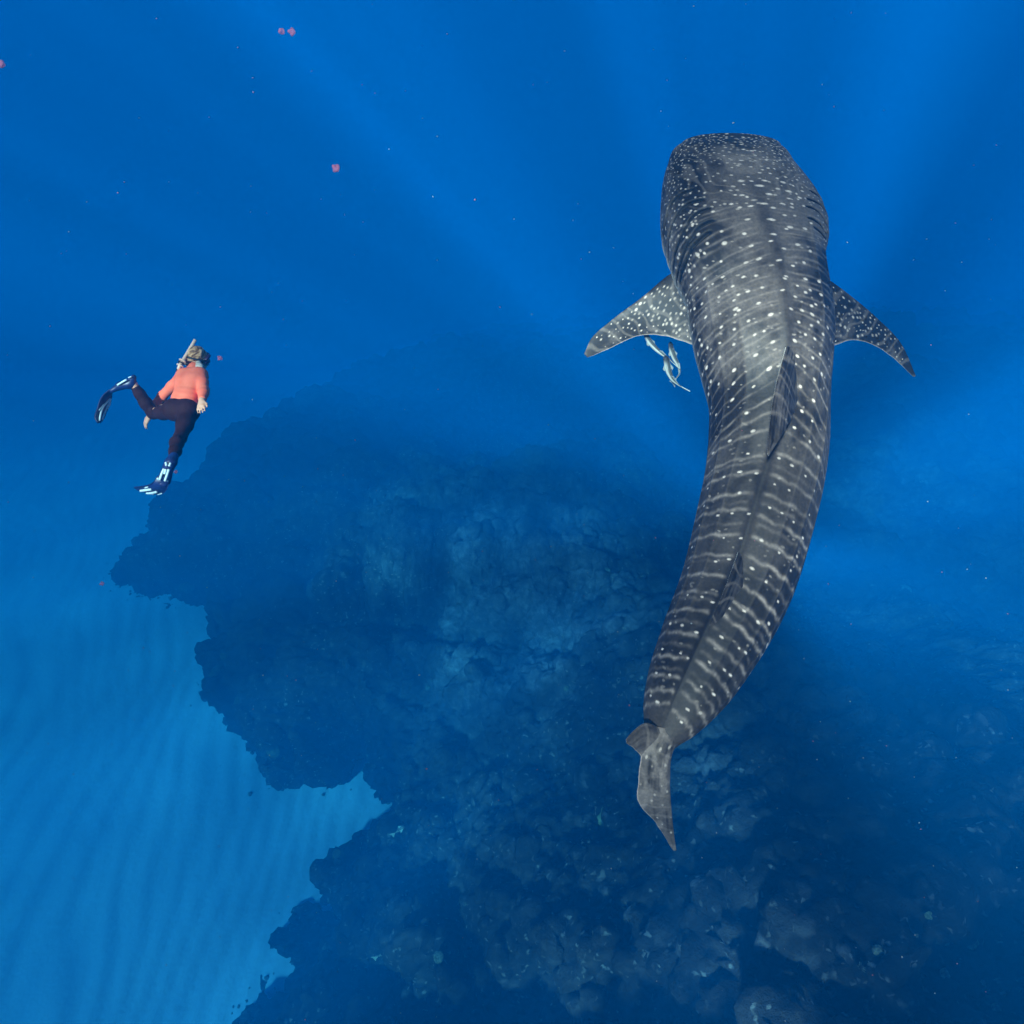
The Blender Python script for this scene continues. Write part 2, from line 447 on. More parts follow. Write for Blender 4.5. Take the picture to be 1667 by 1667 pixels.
# loose rubble strewn along the foot of the reef
rr_ = np.random.default_rng(31)
cx_, cy_ = rr_.uniform(-19, 1, 60000), rr_.uniform(-5, 13, 60000)
_, s2_ = reef_height(cx_, cy_)
ok_ = (s2_ < 0.05) & (s2_ > -2.2) & (rr_.random(60000) < 0.6 * np.exp(s2_ / 0.16))
cx_, cy_ = cx_[ok_][:2600], cy_[ok_][:2600]
nr_ = len(cx_)
ico = np.array([(0, 0, 1), (0.9, 0, 0.35), (0.28, 0.85, 0.3), (-0.72, 0.53, 0.4), (-0.7, -0.55, 0.3), (0.3, -0.88, 0.38), (0.7, 0.5, -0.4), (-0.3, 0.85, -0.4), (-0.9, 0, -0.4), (-0.25, -0.85, -0.4), (0.72, -0.5, -0.4)])
itri = np.array([(0,1,2),(0,2,3),(0,3,4),(0,4,5),(0,5,1),(1,6,2),(2,6,7),(2,7,3),(3,7,8),(3,8,4),(4,8,9),(4,9,5),(5,9,10),(5,10,1),(1,10,6)])
sz_ = rr_.lognormal(math.log(0.035), 0.45, nr_).clip(0.015, 0.10)
ctr_ = np.stack([cx_, cy_, sand_z(cx_, cy_) + 0.15 * sz_], -1)
vr_ = ctr_[:, None] + sz_[:, None, None] * ico[None] * rr_.uniform(0.6, 1.25, (nr_, 11, 1)) * np.array([1, 1, 0.7])
mr_ = mesh_np('reef_rubble', scale_bed(vr_.reshape(-1, 3)), np.zeros((0, 4), int), (np.arange(nr_)[:, None, None] * 11 + itri[None]).reshape(-1, 3))
obj('reef_rubble', mr_, noisy_mat('rubble', (0.03, 0.03, 0.034), (0.12, 0.12, 0.14), 0.8, 0.9, 0.1), kind='stuff', label='loose dark rubble along the foot of the reef')
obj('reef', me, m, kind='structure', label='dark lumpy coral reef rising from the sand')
# ================================================================== whale shark
# stations along the spine: photograph x, y, half width (px), distance, roll (deg), top and bottom height as a share of the half width, section power
ST = np.array([
    # x     y     hw   dist  roll  top   bot   pow
    [1193,  222,   22, 5.04,   0, 0.20, 0.30, 2.0],
    [1193,  226,   60, 5.02,   0, 0.16, 0.22, 2.2],
    [1189,  241,   86, 5.00,   0, 0.24, 0.30, 2.3],
    [1190,  272,  104, 4.96,   0, 0.36, 0.42, 2.4],
    [1202,  325,  125, 4.91,   0, 0.47, 0.52, 2.4],
    [1211,  380,  132, 4.87,   0, 0.55, 0.60, 2.35],
    [1219,  430,  122, 4.83,   0, 0.66, 0.70, 2.25],
    [1230,  475,  113, 4.80,   0, 0.76, 0.78, 2.15],
    [1237,  520,  112, 4.77,   0, 0.82, 0.82, 2.1],
    [1241,  560,  109, 4.74,   0, 0.88, 0.84, 2.05],
    [1246,  610,  101, 4.70,  -2, 0.92, 0.88, 2.0],
    [1250,  660,   93, 4.65,  -4, 0.92, 0.90, 2.0],
    [1249,  710,   92, 4.60,  -7, 0.90, 0.90, 2.0],
    [1242,  775,   91, 4.54, -10, 0.86, 0.90, 2.0],
    [1226,  850,   90, 4.46, -14, 0.82, 0.88, 2.0],
    [1196,  955,   86, 4.35, -17, 0.76, 0.84, 2.0],
    [1148, 1058,   77, 4.22, -18, 0.70, 0.78, 1.95],
    [1114, 1124,   65, 4.13, -18, 0.62, 0.72, 1.85],
    [1090, 1172,   47, 4.06, -18, 0.58, 0.70, 1.8],
    [1074, 1208,   26, 4.01, -18, 0.66, 0.80, 1.9],
    [1068, 1240,   13, 3.99, -18, 0.60, 0.80, 2.0],
    [1068, 1262,    4, 3.99, -18, 0.60, 0.80, 2.0]])
cl = np.array([P(a[0], a[1], a[3]) for a in ST])
arc = np.concatenate([[0], np.cumsum(np.linalg.norm(np.diff(cl, axis=0), axis=1))])
SL = arc[-1]
NS, NT = 1040, 500
# finer stations near the snout so the blunt front is round
u = np.linspace(0, 1, NS); S = np.where(u < 0.46, 1.25 * u / 0.46, 1.25 + (SL - 1.25) * (u - 0.46) / 0.54)   # finer over the head
C0 = interp(arc, cl, S)
HW = interp(arc, ST[:, 2] * ST[:, 3] / FPX, S)
ROLL = np.radians(interp(arc, ST[:, 4], S))
HT = HW * interp(arc, ST[:, 5], S); HB = HW * interp(arc, ST[:, 6], S); POW = interp(arc, ST[:, 7], S)
# round the very front of the snout
fr = np.clip(S / arc[1], 0, 1)
capf = np.sqrt(np.clip(1 - (1 - fr) ** 2, 0, 1))
HW *= np.where(fr < 1, np.maximum(capf, 0.02), 1); HT *= np.where(fr < 1, np.maximum(capf, 0.02), 1); HB *= np.where(fr < 1, np.maximum(capf, 0.02), 1)
TN = np.gradient(C0, S, axis=0)
for _ in range(30):
    TN[1:-1] = (TN[:-2] + TN[1:-1] * 2 + TN[2:]) / 4
TN /= np.linalg.norm(TN, axis=1)[:, None]
ZUP = np.array([0, 0, 1.0])
LAT = np.cross(TN, ZUP); LAT /= np.linalg.norm(LAT, axis=1)[:, None]     # towards the shark's own left flank or right flank
if LAT[0, 0] < 0: LAT = -LAT                                             # +LAT is image right
hw_ = sstep(1.15, 0.45, S)[:, None]
LAT = LAT * (1 - hw_) + np.array([1.0, 0.0, -0.03]) * hw_; LAT /= np.linalg.norm(LAT, axis=1)[:, None]   # the blunt head is carried square
DOR = np.cross(LAT, TN); DOR[DOR[:, 2] < 0] *= -1; DOR /= np.linalg.norm(DOR, axis=1)[:, None]
cr, sr = np.cos(ROLL)[:, None], np.sin(ROLL)[:, None]
LAT, DOR = LAT * cr - DOR * sr, DOR * cr + LAT * sr                      # positive roll tips the back to the image right

TH = np.linspace(-math.pi, math.pi, NT, endpoint=False)                  # 0 = dorsal midline, + = image right
def section(si, th):
    """offset of the skin from the spine for station arrays si and angles th"""
    p = 2.0 / POW[si]
    s_, c_ = np.sin(th), np.cos(th)
    h = np.where(c_ > 0, HT[si], HB[si])
    a = HW[si] * np.sign(s_) * np.abs(s_) ** p
    b_ = h * np.sign(c_) * np.abs(c_) ** p
    # keels: a ridge on the back and three along each flank
    r = np.hypot(a, b_) + 1e-9
    amp = sstep(0.55, 1.1, S[si]) * sstep(SL - 0.2, SL - 1.2, S[si])
    k = 0.014 * np.exp(-(th / 0.075) ** 2) * amp
    for tk, hk, wk in ((0.62, 0.0045, 0.05), (1.02, 0.0065, 0.045), (1.42, 0.006, 0.04)):
        k = k + hk * amp * np.exp(-((np.abs(th) - tk + 0.10 * sstep(1.2, 3.8, S[si])) / wk) ** 2)
    sc = 1 + k * 0.9 / r * np.minimum(HW[si] / 0.3, 1)
    return a * sc, b_ * sc
SI, THG = np.meshgrid(np.arange(NS), TH, indexing='ij')
A, B = section(SI, THG)
SG = S[SI]
# gill slits: five curved grooves on each side of the head, each with a slightly raised flap in front
GILLS = [([0.70, 0.77, 1.02, 1.29, 1.45, 2.0], [0.634, 0.638, 0.653, 0.706, 0.779, 0.95]),
         ([0.56, 0.64, 0.88, 1.15, 1.51, 2.0], [0.728, 0.732, 0.742, 0.800, 0.925, 1.03]),
         ([0.50, 0.57, 0.77, 1.02, 1.49, 2.0], [0.806, 0.810, 0.831, 0.915, 1.019, 1.09]),
         ([0.50, 0.58, 0.77, 0.99, 1.37, 2.0], [0.911, 0.915, 0.936, 0.993, 1.067, 1.13]),
         ([0.60, 0.66, 0.85, 1.07, 1.29, 1.7], [0.984, 0.988, 1.014, 1.046, 1.088, 1.14])]
groove = np.zeros_like(A); flap = np.zeros_like(A)
ath = np.abs(THG)
for gt, gsv in GILLS:
    gs = interp(gt, gsv, ath.ravel()).reshape(ath.shape)
    wgt = sstep(gt[0] - 0.01, gt[0] + 0.10, ath) * sstep(gt[-1] + 0.05, gt[-1] - 0.15, ath)
    d = SG - gs
    groove = np.maximum(groove, wgt * np.exp(-(d / 0.0105) ** 2))
    flap += wgt * np.exp(-((d + 0.020) / 0.016) ** 2)
rr = np.hypot(A, B) + 1e-9
sc = 1 - groove * 0.020 / rr + flap * 0.004 / rr
A *= sc; B *= sc
VB = C0[SI] + A[..., None] * LAT[SI] + B[..., None] * DOR[SI]

# ---------------- skin pattern: pale dots and bars, laid out on the body's own length and girth
GIRTH = np.where(THG >= 0, 1, -1) * 0.0
AL = THG * (0.55 * HW + 0.45 * HT)[SI]                     # metres around from the dorsal midline
REV = S
def stamp_all(base, spots, s_g, a_g, th_g):
    pass
rs = np.random.default_rng(5)
pale = np.zeros((NS, NT)); line = np.zeros((NS, NT))
wob = fbm(SG * 3.0, AL * 3.0 + 40, 300, 3)
def chev(ath_, s):
    # bars sweep back down the flanks, most strongly round the dorsal fin
    k = 0.07 + 0.20 * np.exp(-((s - 2.05) / 0.42) ** 2)
    return k * np.minimum(ath_, 1.6) ** 1.15 - 0.02 * sstep(2.6, 3.6, s) * ath_
# bars: denser in front, wider apart towards the tail
bars = []
s_ = 0.80
while s_ < 2.54:
    bars.append(s_)
    s_ += (0.050 + 0.070 * float(sstep(1.55, 2.2, s_))) * rs.uniform(0.9, 1.1)
bars += [2.63, 2.70, 2.778, 2.911, 2.98, 3.044, 3.13, 3.214, 3.343, 3.42, 3.508, 3.642, 3.70, 3.766, 3.85, 3.933, 4.01, 4.089, 4.15, 4.22, 4.30, 4.38]
FAINT = {2.70, 2.98, 3.13, 3.42, 3.70, 3.85, 4.01, 4.15}
for i, b0 in enumerate(bars):
    for side in (-1, 1):
        o1, o2, o3 = rs.uniform(-0.018, 0.018), rs.uniform(0, 99), rs.uniform(0, 99)
        stg = rs.uniform(0.2, 0.4) if b0 in FAINT else (rs.uniform(0.85, 1.1) if b0 > 2.4 else rs.uniform(0.45, 0.95))
        m = (THG * side >= 0)
        rows = (S > b0 - 0.25) & (S < b0 + 0.85)
        i0, i1 = np.argmax(rows), NS - np.argmax(rows[::-1])
        sl_ = slice(i0, i1)
        sg = SG[sl_]; at_ = ath[sl_]
        scal = 0.012 * np.abs(np.sin(at_ * math.pi / 0.40)) * sstep(1.5, 2.2, b0)
        ctr = b0 + o1 + chev(at_, b0) - scal + 0.016 * fbm(at_ * 3.2 + o2, sg * 0 + o3, 310, 3) * 0.8 + 0.010 * wob[sl_]
        wd = (0.0080 + 0.0050 * sstep(1.5, 3.0, b0)) * (0.80 + 0.35 * (vnoise(at_ * 9 + o2, sg * 3 + o3, 322) + 0.5))
        fadein = sstep(0.03, 0.16, at_)
        inten = np.clip(0.42 + 1.0 * (vnoise(at_ * 7 + o3, sg * 2 + o2, 320) + 0.30) + 0.35 * vnoise(at_ * 22 + o2, sg * 9 + o3, 321), 0.05, 1.15) * stg
        v = m[sl_] * fadein * inten * np.exp(-((sg - ctr) / wd) ** 2)
        line[sl_] = np.maximum(line[sl_], v)
# faint pale streaks running along the keels
lon = 0
for tk in (0.62, 1.02, 1.42):
    lon = lon + np.exp(-((ath - tk + 0.10 * sstep(1.2, 3.8, SG)) / 0.022) ** 2)
lon = lon * sstep(1.05, 1.5, SG) * sstep(SL - 0.3, SL - 1.5, SG) * (0.35 + 0.6 * fbm(SG * 4, ath * 5, 330, 2)).clip(0, 1)
def spot(s0, th0, r, el=1.0, val=1.0, ang=0.0):
    """an oval pale dot; el = stretch around the girth"""
    i0 = np.searchsorted(S, s0 - r * 4); i1 = np.searchsorted(S, s0 + r * 4)
    if i1 <= i0: return
    j = np.searchsorted(S, s0).clip(0, NS - 1)
    R = 0.55 * HW[j] + 0.45 * HT[j]
    dth = np.angle(np.exp(1j * (TH - th0)))
    jj = np.where(np.abs(dth) * R < r * 4 * el)[0]
    if len(jj) == 0: return
    ds = S[i0:i1][:, None] - s0; da = (dth[jj] * R)[None, :]
    ca, sa = math.cos(ang), math.sin(ang)
    x_ = (da * ca + ds * sa) / el; y_ = -da * sa + ds * ca
    q = np.hypot(x_, y_) / r
    v = val * sstep(1.40, 0.60, q)
    blk = pale[i0:i1][:, jj]
    pale[i0:i1, jj[0]:jj[0] + len(jj)] = np.maximum(blk, v) if jj[-1] - jj[0] + 1 == len(jj) else blk
# head: many small dots on a jittered lattice
s_ = 0.015
while s_ < 1.12:
    j = np.searchsorted(S, s_)
    R = 0.55 * HW[j] + 0.45 * HT[j]
    step = 0.026 + 0.022 * sstep(0.05, 0.75, s_)
    nth = max(3, int(2 * 2.1 * R / step))
    off = rs.uniform(0, 1)
    for k in range(nth):
        th0 = -2.1 + 4.2 * (k + off) / nth + rs.normal(0, 0.26 * step / R)
        if abs(th0) < 0.50 + 0.35 * float(sstep(0.7, 1.0, s_)) and s_ > 0.50 and (s_ > 0.85 or rs.random() < 0.45): continue
        if rs.random() < 0.18: continue
        spot(s_ + rs.normal(0, 0.009), th0, rs.uniform(0.0036, 0.0068) * (0.85 + 0.45 * sstep(0.2, 0.9, s_)), rs.uniform(0.9, 1.5), rs.uniform(0.4, 1.0), rs.uniform(-0.6, 0.6))
    s_ += step * 0.8
# the back: dots where this animal carries them (length along the spine, angle round the body)
SPOTS = [(0.543,1.73), (0.606,0.09), (0.611,-0.11), (0.611,0.3), (0.617,1.79), (0.653,0.03), (0.669,0.55), (0.674,0.2), (0.69,0.33), (0.726,0.09),
    (0.732,-0.14), (0.737,0.46), (0.758,-0.72), (0.758,0.3), (0.794,-0.82), (0.8,-0.28), (0.81,0.2), (0.815,0.02), (0.815,0.49), (0.831,-0.09),
    (0.836,-0.2), (0.842,-0.52), (0.852,0.09), (0.899,-0.85), (0.915,0.2), (0.915,0.33), (0.93,-0.68), (0.941,-0.16), (0.957,0.05), (0.962,0.58),
    (0.978,-0.82), (0.999,-0.5), (1.014,0.25), (1.019,0.47), (1.03,0.2), (1.04,-0.25), (1.046,-0.75), (1.072,-0.53), (1.072,0.03), (1.082,-0.96),
    (1.119,-0.02), (1.124,-0.24), (1.124,1.65), (1.129,-1.24), (1.161,0.3), (1.166,-1.26), (1.166,-0.69), (1.182,0.09), (1.208,0.5), (1.224,-0.22),
    (1.229,-0.39), (1.234,-1.59), (1.234,-1.04), (1.266,0.0), (1.271,-1.24), (1.287,-0.75), (1.287,0.35), (1.308,0.17), (1.313,-0.93), (1.339,-0.47),
    (1.35,-1.07), (1.35,-0.3), (1.386,0.05), (1.391,-0.63), (1.402,-1.56), (1.402,0.03), (1.402,0.33), (1.407,-0.74), (1.407,0.58), (1.428,-1.19),
    (1.439,-0.86), (1.449,-0.25), (1.454,0.19), (1.46,-0.44), (1.47,-0.57), (1.481,0.38), (1.491,-0.02), (1.502,0.3), (1.502,0.58), (1.507,-0.64),
    (1.507,1.73), (1.538,0.14), (1.554,-1.15), (1.57,-0.33), (1.575,0.63), (1.58,-0.88), (1.58,-0.64), (1.58,0.46), (1.596,-0.6), (1.596,0.38),
    (1.622,-0.66), (1.633,0.06), (1.638,0.22), (1.659,0.38), (1.664,-0.2), (1.675,-0.9), (1.685,-0.5), (1.706,0.49), (1.717,-0.71), (1.722,0.16),
    (1.722,0.72), (1.738,0.36), (1.764,-1.23), (1.77,-0.31), (1.775,-0.97), (1.785,-0.44), (1.785,0.6), (1.806,0.27), (1.817,-0.75), (1.827,0.44),
    (1.854,-0.2), (1.854,0.11), (1.875,-1.01), (1.891,-1.35), (1.927,0.58), (1.933,-0.44), (1.964,0.17), (1.964,0.44), (2.001,-1.32), (2.001,-0.79),
    (2.027,0.3), (2.043,-0.25), (2.054,-1.13), (2.054,0.68), (2.054,1.79), (2.096,-0.82), (2.101,0.52), (2.154,-0.47), (2.159,0.27), (2.201,1.81),
    (2.223,-0.83), (2.233,0.55), (2.291,-1.21), (2.318,0.36), (2.344,-0.52), (2.365,0.58), (2.429,0.28), (2.471,-0.36), (2.492,0.6), (2.529,-0.75),
    (2.561,0.88), (2.593,-1.15), (2.635,-0.36), (2.646,0.14), (2.677,0.38), (2.715,0.68), (2.778,-0.41), (2.778,-0.13), (2.778,0.97), (2.815,-0.68),
    (2.831,0.2), (2.842,0.46), (2.884,-1.05), (2.927,-0.3), (2.932,1.04), (2.985,0.24), (2.996,0.46), (3.012,-1.02), (3.023,0.72), (3.055,-0.05),
    (3.065,-0.33), (3.087,-0.58), (3.087,1.05), (3.15,-1.02), (3.198,0.27), (3.209,1.05), (3.22,-0.06), (3.236,-0.35), (3.236,0.63), (3.305,1.01),
    (3.311,-1.12), (3.375,-0.14), (3.391,0.28), (3.412,-0.36), (3.439,0.6), (3.482,-1.01), (3.508,1.02), (3.642,-1.82), (3.648,1.08), (3.664,0.47),
    (3.68,0.82), (3.685,-0.35), (3.691,0.22), (3.696,-0.69), (3.696,-0.11), (3.873,0.33), (3.879,0.75), (3.879,0.93), (3.9,-0.52), (3.906,-0.88),
    (3.911,-0.16), (4.035,0.72), (4.041,0.36), (4.041,0.91), (4.068,-0.31), (4.078,-0.85), (4.078,-0.11), (4.192,0.47), (4.192,0.83), (4.214,-0.38),
    (4.23,-0.82), (4.327,0.86), (4.349,0.49), (4.365,-0.85), (4.387,-0.52), (4.43,0.55)]
for s0, t0 in SPOTS:
    slope = (0.07 + 0.20 * math.exp(-((s0 - 2.05) / 0.42) ** 2)) / 0.36
    spot(s0, t0, rs.uniform(0.0062, 0.0100) * (0.80 if s0 > 2.6 else 1.0), rs.uniform(1.25, 1.9), rs.uniform(0.8, 1.0), ang=(1 if t0 > 0 else -1) * math.atan(slope) * rs.uniform(0.8, 1.2))
# small faint dots between them and the flanks that face away
for _ in range(260):
    s0 = rs.uniform(1.05, 4.3); t0 = rs.uniform(0.08, 1.45) * rs.choice([-1, 1])
    spot(s0, t0, rs.uniform(0.004, 0.0075), rs.uniform(1.0, 2.2), rs.uniform(0.12, 0.45) * (1.0 if s0 < 2.2 else 0.6), rs.uniform(-0.5, 0.5))
for _ in range(90):
    s0 = rs.uniform(1.15, 4.2); t0 = rs.uniform(1.35, 1.9) * rs.choice([-1, 1])
    spot(s0, t0, rs.uniform(0.008, 0.013), rs.uniform(1.0, 1.5), rs.uniform(0.7, 1.0))
blot = fbm(SG * 2.2, AL * 2.6, 340, 4)
fine = fbm(SG * 26, AL * 26, 345, 3)
mott = fbm(SG * 9, AL * 14, 347, 3)
DARK = np.array([0.017, 0.013, 0.012]); MID = np.array([0.150, 0.117, 0.101]); PALE = np.array([0.90, 0.71, 0.60]); LINE = np.array([0.42, 0.325, 0.275]); BELLY = np.array([0.85, 0.76, 0.66])
tone = np.clip(0.46 + 1.5 * blot + 0.5 * mott + 0.35 * fine, 0, 1)
tone = tone * (1 - 0.5 * np.exp(-(THG / 0.06) ** 2) * sstep(0.5, 0.8, SG)) * (1 - 0.66 * sstep(1.75, 3.0, SG))  # tail half painted darker in place of dimmer light
tone += 0.05 * sstep(0.6, 0.1, SG)
tone = np.clip(tone, 0, 1)
COLB = DARK + (MID - DARK) * tone[..., None]
def over(c, k, top):
    k = np.clip(k, 0, 1)[..., None]
    return c * (1 - k) + top * k
COLB = over(COLB, lon * 0.22, LINE)
head_fade = sstep(0.62, 0.92, SG)
COLB = over(COLB, line * (0.55 + 0.15 * sstep(2.0, 3.0, SG)) * head_fade, LINE)
# swirled fine lines on the top of the head
sw = np.abs(np.sin((SG * 30 + 9 * fbm(SG * 3, AL * 3, 350, 3) + ath * 4)))
COLB = over(COLB, sstep(0.90, 1.0, sw) * 0.28 * sstep(0.25, 0.4, SG) * sstep(0.95, 0.6, SG) * sstep(1.2, 0.7, ath), LINE)
COLB = over(COLB, pale * (1 - sstep(0.02, 0.2, groove)), PALE)
COLB = over(COLB, sstep(1.55, 2.1, ath), BELLY)
COLB = over(COLB, sstep(0.15, 0.6, groove), np.array([0.004, 0.004, 0.004]))  # gill grooves painted near black, shade put into the skin colour
PTS = VB.reshape(-1, 3)
q = grid_quads(NS, NT, True)
# close both ends with a vertex
tip0, tip1 = len(PTS), len(PTS) + 1
PTS = np.vstack([PTS, C0[0] - 0.004 * TN[0], C0[-1] + 0.004 * TN[-1]])
j = np.arange(NT)
tris = np.vstack([np.stack([np.full(NT, tip0), j, (j + 1) % NT], -1), np.stack([np.full(NT, tip1), (NS - 1) * NT + (j + 1) % NT, (NS - 1) * NT + j], -1)])
CV = np.vstack([COLB.reshape(-1, 3), COLB[0].mean(0), COLB[-1].mean(0)])
me = mesh_np('whale_shark', PTS, q, tris)
set_col(me, 'skin', CV)
def skin_mat(name, attr, bump=0.25):
    m, t, b = mat(name, 0.55, 0.35)
    at = node(t, 'ShaderNodeVertexColor', layer_name=attr)
    tc = node(t, 'ShaderNodeTexCoord')
    n1 = node(t, 'ShaderNodeTexNoise', i_Scale=55.0, i_Detail=4.0)
    t.links.new(tc.outputs['Object'], n1.inputs['Vector'])
    r = ramp(t, n1.outputs['Fac'], [(0.30, (0.72, 0.72, 0.72)), (0.70, (1.22, 1.22, 1.22))])
    mx = node(t, 'ShaderNodeMix', data_type='RGBA', blend_type='MULTIPLY'); mx.inputs['Factor'].default_value = 1.0
    t.links.new(at.outputs['Color'], mx.inputs['A']); t.links.new(r.outputs[0], mx.inputs['B'])
    t.links.new(mx.outputs['Result'], b.inputs['Base Color'])
    bp = node(t, 'ShaderNodeBump', i_Strength=bump, i_Distance=0.006)
    t.links.new(n1.outputs['Fac'], bp.inputs['Height']); t.links.new(bp.outputs[0], b.inputs['Normal'])
    return m
SKIN = skin_mat('shark_skin', 'skin')
shark = obj('whale_shark', me, SKIN, label='large grey whale shark with pale spots and bars swimming away above the reef', cat='shark')

def fin(name, lead, trail, thick, spots=0, nu_=120, nv_=90, parent=None, seed=1, tipround=0.12, tone_=(0.06, 0.8), streak=0.0, rim=0.35, light=1.0, mottle=0.0):
    """a fin with a rounded leading edge: lead and trail are curves (photograph x, y, distance) from root to tip"""
    def curve(c_):
        pts = np.array([P(*a) for a in c_])
        al = np.concatenate([[0], np.cumsum(np.linalg.norm(np.diff(pts, axis=0), axis=1))]); al /= al[-1]
        return interp(al, pts, np.linspace(0, 1, nu_))
    L, T = curve(lead), curve(trail)
    ch = T - L
    mid_axis = np.gradient((L + T) / 2, axis=0)
    N = np.cross(mid_axis, ch)
    for _ in range(12):
        N[1:-1] = (N[:-2] + 2 * N[1:-1] + N[2:]) / 4
    N /= np.linalg.norm(N, axis=1)[:, None] + 1e-12
    cl_ = np.linalg.norm(ch, axis=1)
    phi = np.linspace(0, 2 * math.pi, nv_ * 2, endpoint=False)
    xc = (1 - np.cos(phi)) / 2                               # 0 leading edge, 1 trailing edge
    prof = np.sign(np.sin(phi)) * (1.4845 * np.sqrt(xc) - 0.63 * xc - 1.758 * xc**2 + 1.4215 * xc**3 - 0.518 * xc**4) * 2
    uu = np.linspace(0, 1, nu_)
    th_ = thick * np.minimum(cl_ / cl_.max() + 0.1, 1) * (1 - 0.75 * uu)
    rsf = np.random.default_rng(seed)
    W = L[:, None] + xc[None, :, None] * ch[:, None] + (prof[None] * th_[:, None])[..., None] * 0.5 * N[:, None]
    # ragged, slightly wavy trailing edge
    wav = (0.006 * vnoise(uu * 18, uu * 0 + seed, 400) + 0.010 * vnoise(uu * 5, uu * 0 + seed, 401))[:, None] * xc[None] ** 6
    W = W + wav[..., None] * (ch / (cl_[:, None] + 1e-9))[:, None]
    pts = W.reshape(-1, 3)
    q_ = grid_quads(nu_, nv_ * 2, True)
    t0 = len(pts); pts = np.vstack([pts, W[0].mean(0), W[-1].mean(0)])
    jj = np.arange(nv_ * 2); n2_ = nv_ * 2
    tr_ = np.vstack([np.stack([np.full(n2_, t0), jj, (jj + 1) % n2_], -1), np.stack([np.full(n2_, t0 + 1), (nu_ - 1) * n2_ + (jj + 1) % n2_, (nu_ - 1) * n2_ + jj], -1)])
    # colour in the fin's own span / chord coordinates
    span = np.concatenate([[0], np.cumsum(np.linalg.norm(np.diff((L + T) / 2, axis=0), axis=1))])
    SX = np.repeat(span[:, None], n2_, 1); CX = xc[None] * cl_[:, None]
    side = np.sign(np.sin(phi))[None] * np.ones((nu_, 1))
    nz = fbm(SX * 9 + seed, CX * 9, 410, 4); ln = fbm(SX * 5 + seed, CX * 60, 412, 2)
    tn = np.clip(tone_[0] + tone_[1] * nz + streak * ln + 0.25 * fbm(SX * 30, CX * 30 + seed, 413, 2), 0, 1)
    c_ = (DARK * 0.9 + (MID - DARK * 0.9) * tn[..., None]) * light
    wv = np.abs(np.sin(SX * 26 + CX * 14 + 5 * fbm(SX * 4, CX * 4 + seed, 414, 2)))
    c_ = over(c_, sstep(0.9, 1.0, wv) * 0.22, LINE)
    c_ = over(c_, mottle * sstep(0.02, 0.35, fbm(SX * 9 + seed, CX * 22, 416, 3)), LINE)
    pl = np.zeros((nu_, n2_))
    put = []
    for _ in range(spots * 12):
        if len(put) >= spots: break
        k = int((nu_ - 4) * (1 - math.sqrt(1 - 0.98 * rsf.random()))) + 2; f = rsf.uniform(0.05, 0.95)
        s0, c0 = span[k], f * cl_[k]
        if any((s0 - a_) ** 2 + (c0 - b_) ** 2 < 0.027 ** 2 for a_, b_ in put): continue
        put.append((s0, c0))
        r = rsf.uniform(0.0034, 0.0090) * (1.0 if k < nu_ * 0.6 else 0.75)
        pl = np.maximum(pl, rsf.uniform(0.3, 1) * sstep(1.5, 0.4, np.hypot((SX - s0) / 1.25, CX - c0) / r))
    c_ = over(c_, pl, PALE)
    c_ = over(c_, rim * sstep(0.95, 1.0, xc)[None] * np.ones((nu_, 1)), PALE)
    up = N[:, 2][:, None] * side
    c_ = over(c_, sstep(-0.1, -0.5, up) * (np.abs(N[:, 2]).mean() > 0.5), BELLY)
    me_ = mesh_np(name, pts, q_, tr_)
    set_col(me_, 'skin', np.vstack([c_.reshape(-1, 3), c_[0].mean(0), c_[-1].mean(0)]))
    return obj(name, me_, SKIN, parent=parent)

pf = fin('pectoral_fin',
    [(1150,425,4.95),(1098,442,4.97),(1045,484,5.02),(992,524,5.10),(962,552,5.17),(951,576,5.22)],
    [(1180,560,4.95),(1132,562,4.97),(1080,546,5.02),(1035,549,5.10),(990,568,5.17),(957,583,5.22)], 0.085, 150, parent=shark, seed=3, nu_=150, nv_=100)
pf = fin('pectoral_fin',
    [(1300,430,4.93),(1343,452,4.95),(1385,482,5.00),(1430,520,5.07),(1466,558,5.14),(1491,612,5.22)],
    [(1290,562,4.93),(1350,564,4.95),(1385,554,5.00),(1420,562,5.07),(1456,584,5.14),(1487,614,5.22)], 0.085, 130, parent=shark, seed=9, nu_=150, nv_=100)
fin('first_dorsal_fin',
    [(1287,528,4.42),(1281,560,4.31),(1271,596,4.19),(1260,642,4.05),(1253,692,3.93),(1249,738,3.86)],
    [(1302,636,4.46),(1300,644,4.34),(1296,656,4.21),(1288,680,4.07),(1272,710,3.94),(1252,744,3.86)], 0.062, 4, parent=shark, seed=12, tone_=(0.26, 0.6), streak=0.8, rim=0.0)
fin('second_dorsal_fin',
    [(1211,866,4.24),(1204,892,4.16),(1194,920,4.08),(1181,955,4.00),(1167,988,3.95),(1154,1016,3.93)],
    [(1223,930,4.26),(1219,938,4.17),(1211,950,4.10),(1197,972,4.01),(1178,1000,3.96),(1157,1019,3.93)], 0.045, 0, parent=shark, seed=15, tone_=(0.22, 0.5), streak=0.6, rim=0.0)
fin('caudal_fin_lower_lobe',
    [(1112,1190,4.00),(1094,1228,3.95),(1091,1268,3.97),(1093,1315,4.02),(1097,1355,4.08),(1101,1384,4.13)],
    [(1050,1180,3.98),(1044,1232,3.93),(1040,1270,3.96),(1039,1304,4.01),(1070,1342,4.07),(1095,1385,4.13)], 0.075, 16, parent=shark, seed=21, tone_=(0.8, 0.9), streak=0.9, light=0.95, mottle=0.32)
